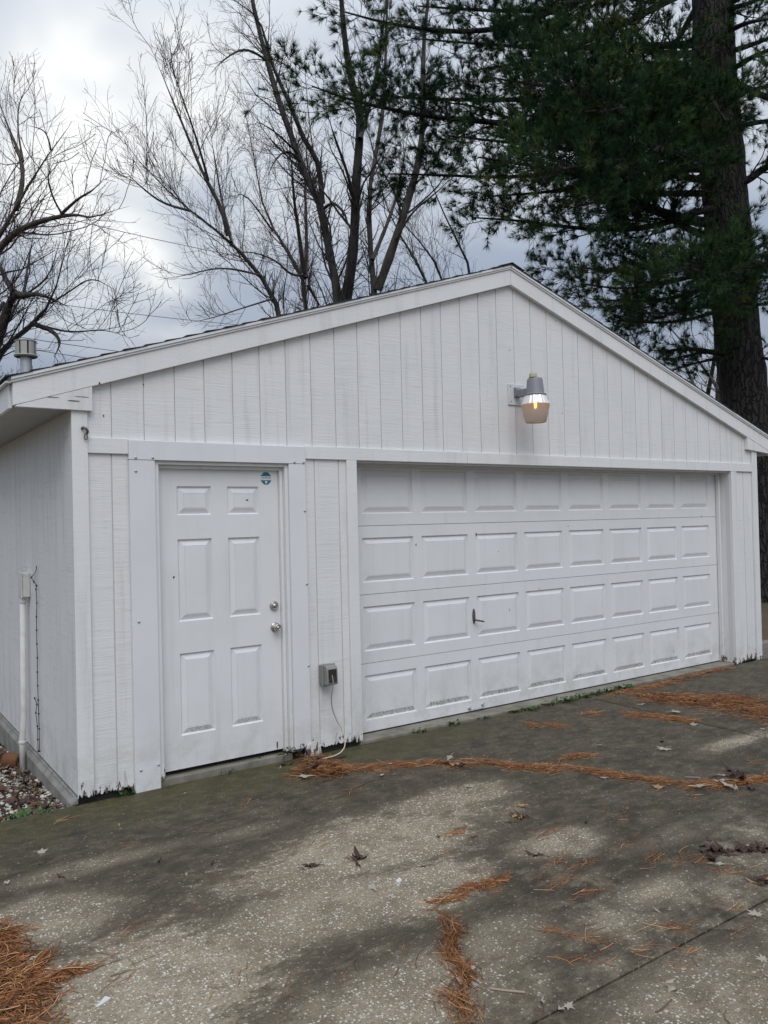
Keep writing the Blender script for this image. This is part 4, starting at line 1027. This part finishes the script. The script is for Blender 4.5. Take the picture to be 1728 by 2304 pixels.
def strip(pxs, wpx, per, hd=True, mult=1.0, sd=1):
    # a windrow of needles along a traced line on the ground
    gg = np.random.default_rng(sd); out = []; P = np.array([onG(*p)[:2] for p in pxs])
    for i in range(len(P)-1):
        v = P[i+1]-P[i]; L_ = np.linalg.norm(v); k = max(1, int(L_/.05)); a = math.atan2(v[1], v[0])
        ww = wpx if not hasattr(wpx, '__len__') else None
        for j in range(k):
            w_ = ww if ww else np.interp((i+j/k)/(len(P)-1), np.linspace(0, 1, len(wpx)), wpx)
            c = P[i]+v*(j+.5)/k + gg.normal(size=2)*w_*.4
            out.append((c[0], c[1], .035+w_*.3, w_*(.30+.75*gg.random()**1.5), per*mult*(.28+1.5*gg.random()**2), (a+gg.normal()*.35) if hd else None))
    return out
needles('pine_needles', 'orange pine needle heap drifted against the casing and weeds', strip([(690, 1705), (720, 1722), (770, 1735)], .075, 130, False, sd=2) + strip([(650, 1738), (700, 1738), (760, 1735)], .06, 110, False, sd=3), 31, .035)
needles('pine_needles', 'long thin windrow of pine needles across the driveway', strip([(760, 1735), (860, 1726), (960, 1718), (1060, 1714), (1112, 1720), (1200, 1730), (1280, 1728), (1359, 1741), (1455, 1757), (1550, 1766), (1614, 1768), (1728, 1757), (1800, 1752)], [.045, .06, .055, .06, .035, .04, .04, .028, .025, .03, .045, .04, .04], 46, True, sd=4) + strip([(1262, 1706), (1325, 1698)], .05, 40, True, sd=5), 32, .020)
needles('pine_needles', 'broad rusty carpet of pine needles beside the driveway joint', strip([(1461, 1572), (1540, 1575), (1620, 1580), (1728, 1592), (1820, 1605)], [.14, .24, .32, .40, .44], 300, False, sd=6) + strip([(1416, 1608), (1480, 1612), (1550, 1622)], .05, 90, True, sd=7), 33, .02)
needles('pine_needles', 'small fan of pine needles between garage sill and windrow', strip([(1195, 1628), (1230, 1630), (1262, 1636)], .05, 46, True, sd=8) + strip([(1305, 1606), (1350, 1606)], .05, 24, True, sd=18), 34)
needles('pine_needles', 'thin line of pine needles along the foot of the sill', strip([(1380, 1562), (1440, 1550), (1502, 1537), (1582, 1515), (1640, 1502)], .035, 46, True, sd=9), 35)
needles('pine_needles', 'twisted rope of pine needles trailing over bare concrete', strip([(1002, 2062), (1025, 2096), (1015, 2143), (1040, 2185), (1036, 2242), (1051, 2310)], [.022, .022, .032, .034, .035, .028], 52, True, sd=10), 36, .02)
needles('pine_needles', 'loose curved sheaf of pine needles on pale concrete', strip([(985, 2045), (1036, 2007), (1085, 1992), (1135, 1978)], [.015, .026, .026, .016], 34, True, sd=11), 37, .012)
needles('pine_needles', 'thick orange pile of long pine needles on worn concrete', strip([(-40, 2090), (0, 2105), (5, 2150), (20, 2200), (40, 2250), (60, 2300), (30, 2380)], [.03, .035, .045, .05, .06, .06], 95, False, sd=12) + strip([(-60, 2180), (0, 2240), (-20, 2320)], .07, 110, False, sd=15) + strip([(70, 2215), (120, 2205), (165, 2195)], .02, 50, True, sd=13) + strip([(65, 2190), (95, 2155)], .012, 36, True, sd=14), 38, .022, (.07, .15), .0026)
sc = []
for (u, v, n_, hd_) in ((1255, 1935, 14, .2), (1310, 1945, 12, -.1), (1260, 1985, 14, .1), (1310, 2010, 12, .0), (1215, 1972, 6, .3), (1470, 1932, 22, .4), (1530, 1930, 12, .3), (1263, 2100, 12, -.9), (1330, 2105, 7, .3), (1320, 2155, 8, -.6), (1520, 2085, 14, -.7), (1455, 2140, 8, .0), (1545, 2145, 8, .1), (1370, 2125, 8, .2), (1225, 1875, 14, .2), (1030, 1872, 20, .1), (1430, 1890, 8, .2), (1640, 1960, 12, -.3), (1580, 1935, 14, .2), (180, 2190, 14, .2), (275, 2195, 6, .4), (245, 2150, 5, .1), (150, 1840, 4, .1), (560, 1800, 4, .6), (800, 1775, 6, .4), (1400, 1830, 6, .5), (1660, 2040, 4, .2), (660, 2215, 4, .6), (540, 2200, 4, .9), (780, 2190, 3, .5), (300, 2090, 6, .1), (730, 1890, 4, .2), (1560, 1790, 8, .5), (1700, 1720, 5, .1)):
    p = onG(u, v); sc.append((p[0], p[1], .05, .02, n_, hd_))
ga = np.random.default_rng(77)
for k in range(150):
    X, Y = -1.0+7*ga.random(), -4.2*ga.random()-.05
    sc.append((X, Y, .12, .12, 1+2*ga.random(), ga.random()*3))
needles('pine_needles', 'stray single pine needles scattered over the driveway', sc, 39, .003)

# fallen leaves
def leaf_mesh(name, mat, seed, kind):
    r = random.Random(seed); m = MB()
    if kind == 'maple':
        rad = [1.0, .45, .85, .38, .95, .34, .62, .30, .50, .30, .62, .34, .95, .38, .85, .45]
    else:
        rad = [1.0, .62, .5, .56, .42, .5, .36, .46, .7, .46, .36, .5, .42, .56, .5, .62]
    n_ = len(rad); curl = {'maple': .35, 'oak': .45, 'curl': .95}[kind]
    ring1, ring2 = [], []
    ph_ = r.random()*6
    for k in range(n_):
        a = 2*math.pi*k/n_; q = rad[k]*(.85+.3*r.random())
        sx_ = 1.0 if kind == 'maple' else .6
        x, y = q*math.cos(a), q*math.sin(a)*sx_
        z = curl*(.35*(x*math.cos(ph_)+y*math.sin(ph_))**2 + .14*math.sin(3*a+ph_)+.12*r.random())
        ring2.append((x, y, z+.02)); ring1.append((x*.5, y*.5, z*.18+.02))
    vs = [(0, 0, .03)] + ring1 + ring2
    fs = [[0, 1+k, 1+(k+1) % n_] for k in range(n_)] + [[1+k, 1+n_+k, 1+n_+(k+1) % n_, 1+(k+1) % n_] for k in range(n_)]
    m.add(vs, fs)
    m.tube([(-.2, 0, .03), (-.9, .05, .06), (-1.25, .18, .05)], .02, 4)
    if kind == 'curl':
        m.v = [(x*(1-.2*abs(z)), y*(.95-.35*min(z, 1)), z) for (x, y, z) in m.v]
    return m.mesh(name, mat)
LM = {}
for (k, mt) in (('pale', LF_PALE), ('tan', LF_TAN), ('dark', LF_DARK)):
    LM[k] = [leaf_mesh('fallen_leaf', mt, 3, 'maple'), leaf_mesh('fallen_leaf', mt, 8, 'oak'), leaf_mesh('fallen_leaf', mt, 12, 'curl')]
LAB = {('pale', 0): 'pale dry lobed leaf lying flat on the driveway', ('pale', 1): 'pale narrow leaf lying on the driveway concrete', ('pale', 2): 'pale curled-up leaf on the driveway concrete',
       ('tan', 0): 'tan brown lobed leaf lying on the driveway', ('tan', 1): 'tan narrow leaf lying on the driveway', ('tan', 2): 'tan curled leaf lying on the driveway',
       ('dark', 0): 'dark wet lobed leaf flat on the driveway', ('dark', 1): 'dark brown narrow leaf on the driveway', ('dark', 2): 'dark brown shrivelled leaf curled up on the driveway'}
def leaf(u, v, col, kd, size, lift=0.0):
    p = onG(u, v); r = random.Random(int(u*31+v))
    o = obj('fallen_leaf', LM[col][kd], None, loc=(p[0], p[1], p[2]+lift-.0005), label=LAB[(col, kd)], cat='leaf', group='fallen leaves on the driveway')
    o.scale = (size*(1.8 if kd == 2 and col == 'dark' else 1.45),)*3; o.rotation_euler = (r.uniform(-.08, .08), r.uniform(-.08, .08), r.random()*6.28)
for a in ((94, 1918, 'pale', 0, .032), (16, 1984, 'pale', 1, .030), (361, 1937, 'dark', 2, .022), (479, 1942, 'dark', 2, .018), (445, 1980, 'dark', 1, .018), (419, 1968, 'pale', 2, .018), (409, 2101, 'pale', 0, .020), (703, 1950, 'dark', 2, .036), (802, 1927, 'dark', 2, .042), (806, 1948, 'dark', 2, .022), (836, 1994, 'pale', 1, .042), (138, 1974, 'dark', 2, .020), (91, 1944, 'dark', 1, .024),
          (1058, 1770, 'pale', 0, .040), (1174, 1813, 'tan', 0, .036), (1356, 1749, 'pale', 0, .036), (1481, 1772, 'tan', 0, .046), (1163, 1834, 'dark', 2, .026), (1150, 1850, 'dark', 1, .03), (1172, 1842, 'dark', 2, .022), (1205, 1925, 'dark', 2, .032), (955, 1949, 'dark', 1, .026), (1320, 1850, 'dark', 2, .018), (1064, 1884, 'dark', 1, .026), (985, 1882, 'dark', 1, .03),
          (1377, 1960, 'dark', 1, .026), (1481, 2051, 'pale', 2, .016), (1702, 2058, 'pale', 0, .034), (1718, 2158, 'pale', 0, .026), (1510, 2226, 'pale', 2, .028), (1505, 2210, 'pale', 1, .022), (1262, 2270, 'pale', 2, .024), (1278, 2262, 'pale', 0, .022), (1221, 2252, 'pale', 2, .020), (1064, 2190, 'pale', 2, .020, .02),
          (1348, 1676, 'pale', 1, .030), (1494, 1685, 'pale', 0, .050), (1440, 1585, 'pale', 1, .036), (1716, 1640, 'pale', 1, .036), (1518, 1604, 'pale', 0, .04, .01), (1560, 1631, 'pale', 0, .04), (1310, 1606, 'pale', 2, .024), (1488, 1669, 'dark', 2, .024),
          (1630, 1762, 'dark', 1, .05, .015), (1650, 1745, 'dark', 2, .055, .02), (1668, 1758, 'dark', 2, .05, .02), (1640, 1775, 'pale', 1, .05, .02), (1620, 1765, 'pale', 2, .034, .02), (1655, 1780, 'pale', 2, .03, .015), (1575, 1772, 'pale', 1, .05, .01), (1690, 1775, 'dark', 1, .05, .01),
          (1590, 1905, 'dark', 2, .034), (1608, 1915, 'dark', 2, .040), (1600, 1934, 'dark', 1, .040), (1618, 1944, 'pale', 1, .036), (1588, 1922, 'dark', 2, .03), (1640, 1925, 'dark', 1, .034), (1660, 1912, 'dark', 2, .03), (1690, 1908, 'dark', 1, .034), (1705, 1915, 'pale', 1, .034), (1716, 1918, 'dark', 2, .032), (1725, 1908, 'dark', 2, .03), (1718, 1978, 'dark', 2, .032), (1728, 1985, 'pale', 1, .03), (1595, 1890, 'dark', 1, .03),
          (700, 1735, 'dark', 2, .045, .03), (712, 1720, 'dark', 2, .04, .035), (690, 1742, 'dark', 1, .04, .02), (682, 1752, 'pale', 1, .055, .015), (645, 1722, 'dark', 2, .035), (630, 1728, 'pale', 2, .02), (860, 1745, 'pale', 1, .03, .006), (875, 1723, 'pale', 1, .022, .015), (1012, 1704, 'pale', 1, .05), (1040, 1722, 'dark', 1, .05, .02), (1010, 1722, 'dark', 1, .04, .02), (480, 1740, 'dark', 2, .035), (415, 1785, 'tan', 1, .022), (268, 1856, 'pale', 1, .016)):
    leaf(*a)

rh = random.Random(19)
for (u0, v0, du, dv, n_) in ((1650, 1758, 45, 12, 12), (1605, 1920, 22, 18, 10), (1690, 1912, 36, 8, 9), (1722, 1985, 18, 8, 5), (705, 1728, 26, 9, 8), (1545, 1575, 40, 8, 7), (1480, 1568, 20, 5, 4), (1160, 1842, 14, 10, 3), (705, 1950, 10, 6, 2), (800, 1932, 10, 8, 3), (1030, 1722, 30, 4, 4), (1045, 2200, 10, 40, 3)):
    for k in range(n_):
        leaf(u0+rh.gauss(0, du*.6), v0+rh.gauss(0, dv*.6), rh.choice(['dark', 'dark', 'dark', 'tan', 'pale']), rh.choice([1, 2, 2]), .022+.016*rh.random(), .008*rh.random() if n_ < 4 else .018*rh.random())
# litter of dead leaves on the gravel: one mass
gl = np.random.default_rng(9); Vs, Fs, Ts, o_ = [], [], [], 0
src = [np.array([v.co[:] for v in LM['dark'][k].vertices]) for k in (0, 1, 2)]
srf = [[list(p.vertices) for p in LM['dark'][k].polygons] for k in (0, 1, 2)]
for k in range(330):
    kd = gl.integers(0, 3); s_ = .028+.036*gl.random(); a = gl.random()*6.28
    X = -.05 - abs(gl.normal())*.24; Y = gl.random()**1.2*3.2+.03
    ti, tj = gl.normal()*.5, gl.normal()*.4
    v = src[kd]*s_; v = np.stack([v[:, 0]*math.cos(a)-v[:, 1]*math.sin(a), v[:, 0]*math.sin(a)+v[:, 1]*math.cos(a), v[:, 2]+ti*v[:, 0]*.6+tj*v[:, 1]*.6], 1)
    v += np.array([X, Y, zgrav(Y)+.012+.02*gl.random()]); v[:, 0] = np.minimum(v[:, 0], -.038)
    Vs.append(v); Ts.append(np.full(len(v), np.clip(.42+.27*gl.normal(), 0, 1)))
    for f in srf[kd]: Fs += [[o_+f[0], o_+f[i], o_+f[i+1]] for i in range(1, len(f)-1)]
    o_ += len(v)
obj('leaf_litter', np_mesh('leaf_litter', np.concatenate(Vs), Fs, LITTER, np.concatenate(Ts)), label='brown dead leaves heaped over the gravel along the foundation', cat='leaf litter', kind='stuff')

# weeds
def weed(label, pos, n_, ht, sprd, seed, wd=.012, grp='weeds along the garage foot'):
    g = np.random.default_rng(seed); Vs, Ts = [], []
    for k in range(n_):
        a = g.random()*6.28; rr_ = sprd*math.sqrt(g.random()); b_ = np.array([rr_*math.cos(a), rr_*math.sin(a)*.6, 0])
        d_ = np.array([math.cos(a)*.7+g.normal()*.3, math.sin(a)*.7+g.normal()*.3, .6+.8*g.random()]); d_ /= np.linalg.norm(d_)
        L_ = ht*(.5+.7*g.random()); s = np.cross(d_, [0, 0, 1]); s /= np.linalg.norm(s)+1e-6; w_ = wd*(.5+g.random())
        m1 = b_+d_*L_*.5; tip = b_+d_*L_ - np.array([0, 0, L_*.25])
        Vs += [b_-s*w_*.15, b_+s*w_*.15, m1-s*w_, m1+s*w_, tip]; Ts += [np.clip(.5+.3*g.normal(), 0, 1)]*5
    F = []
    for k in range(n_): F += [(5*k, 5*k+1, 5*k+3), (5*k, 5*k+3, 5*k+2), (5*k+2, 5*k+3, 5*k+4)]
    return obj('weed', np_mesh('weed', np.array(Vs), np.array(F), WEEDM, Ts), None, loc=pos, label=label, cat='weed', group=grp)
k = 0
for (u, v, n_, ht, sp) in ((936, 1643, 34, .035, .05), (1020, 1628, 30, .04, .035), (1160, 1600, 40, .03, .07), (1195, 1594, 46, .03, .08), (1235, 1584, 44, .032, .07), (1275, 1576, 60, .045, .10), (1312, 1568, 50, .045, .07), (1343, 1561, 40, .04, .06), (1378, 1555, 50, .045, .08), (1405, 1549, 60, .05, .08), (1085, 1614, 20, .025, .05)):
    p = onG(u, v); weed('low green weeds sprouting along the garage door sill', (p[0], min(p[1], -.005), gz(p[1])-.002), int(n_*1.5), ht*1.15, sp*1.2, 60+k, .008); k += 1
p = onG(603, 1712); weed('bright green leafy weed beside the entry threshold', (p[0], p[1], p[2]), 26, .07, .03, 80, .020)
p = onG(653, 1698); weed('dusty green weed growing at the foot of the right casing', (p[0], p[1], p[2]), 60, .13, .06, 81, .016)
p = onG(513, 1738); weed('sparse green grass tuft below the entry door', (p[0], p[1], p[2]), 24, .045, .05, 82, .004)
p = onG(285, 1788); weed('tiny green weed under the rotten corner siding', (p[0], p[1], p[2]), 22, .05, .05, 83, .012)
weed('blue-green plant at the gravel edge by the driveway', (-.26, .05, -.08), 90, .09, .10, 84, .014)
# dead vine stems tangled at the foot of the casing
vm = MB(); gv = random.Random(4)
for k in range(6):
    p = onG(676+gv.random()*36, 1706); q = [(p[0], p[1], p[2])]; x_, z_ = 0.0, 0.0; dx_ = gv.uniform(-.03, .02)
    for j in range(6):
        x_ += dx_ + gv.uniform(-.018, .018); z_ += (.034 if j < 3 else -.022)*gv.uniform(.5, 1.4)
        q.append((p[0]+x_, p[1]+.012*j*gv.random(), p[2]+max(z_, 0)))
    vm.tube(smoothpath(q, 3), [.0026*(1-.6*i/15) for i in range(3*6+1)] if False else .0022, 5)
vm.build('dead_vine', WIREM, None, label='tangle of dark dead vine stems at the foot of the casing', cat='vine')
p = onG(705, 1700)
MB().prism([(p[0]-.075, -.02), (p[0]+.06, -.02), (p[0]+.055, .055), (p[0]+.01, .085), (p[0]-.03, .07), (p[0]-.06, .045)], -.044, -.034).build('board_offcut', PAINT, None, label='broken white board offcut leaning at the foot of the right casing', cat='board')
# twigs and scraps
TW = material('bare_twig', color=(.14, .10, .075), rough=.85); SCRAP = material('white_scrap', color=(.60, .61, .60), rough=.6)
def twig(pxs, r_, label, mat=TW):
    q = [onG(*p) for p in pxs]; MB().tube(smoothpath([(a[0], a[1], a[2]+r_*.8) for a in q], 4), r_, 6).build('twig', mat, None, True, label=label, cat='twig')
twig([(1101, 2226), (1140, 2231), (1182, 2235)], .0042, 'straight pale twig on concrete beside the needle rope', material('pale_twig', color=(.36, .28, .20), rough=.8))
twig([(768, 1780), (790, 1776), (820, 1764)], .0035, 'curved brown twig below the needle windrow')
twig([(735, 1708), (760, 1707), (778, 1703)], .006, 'dark wet stick lying near the outlet cord', WIREM)
twig([(1476, 2279), (1495, 2266), (1511, 2250)], .003, 'thin dark stalk beside the pale curled leaves')
twig([(248, 2198), (270, 2192), (285, 2187)], .0022, 'thin tan straw beside the needle pile')
twig([(1540, 1750), (1576, 1751)], .005, 'short grey stick above the needle windrow', material('grey_twig_2', color=(.22, .21, .20), rough=.8))
def scrap(pts, label):
    q = [onG(*p) for p in pts]; m = MB(); n_ = len(q)
    m.add([(a[0], a[1], a[2]+.001) for a in q]+[(a[0], a[1], a[2]+.004+.003*(i % 2)) for i, a in enumerate(q)], [list(range(n_, 2*n_))]+[[i, (i+1) % n_, n_+(i+1) % n_, n_+i] for i in range(n_)])
    m.build('scrap', SCRAP, None, label=label, cat='scrap')
scrap([(47, 2181), (72, 2155), (82, 2154), (80, 2160), (55, 2184)], 'white flat scrap stuck in the big needle pile')
scrap([(214, 2268), (237, 2245), (250, 2247), (246, 2252), (222, 2266)], 'white flat scrap lying alone on the pale concrete')
scrap([(899, 1976), (905, 1983), (897, 1988), (890, 1984)], 'small pale stone chip on the worn concrete')
# timber edging past the far corner
MB().box(7.9, 12.5, .30, .42, -.16, .06).build('edging_timber', material('grey_timber', lambda t, p: {'Base Color': t.mix(t.noise(t.scale(p, (2, 20, 20)), 2, 4), (.16, .14, .12), (.34, .31, .28))}, rough=.9), None, bevel=.01, label='grey weathered edging timber past the far garage corner', cat='timber')
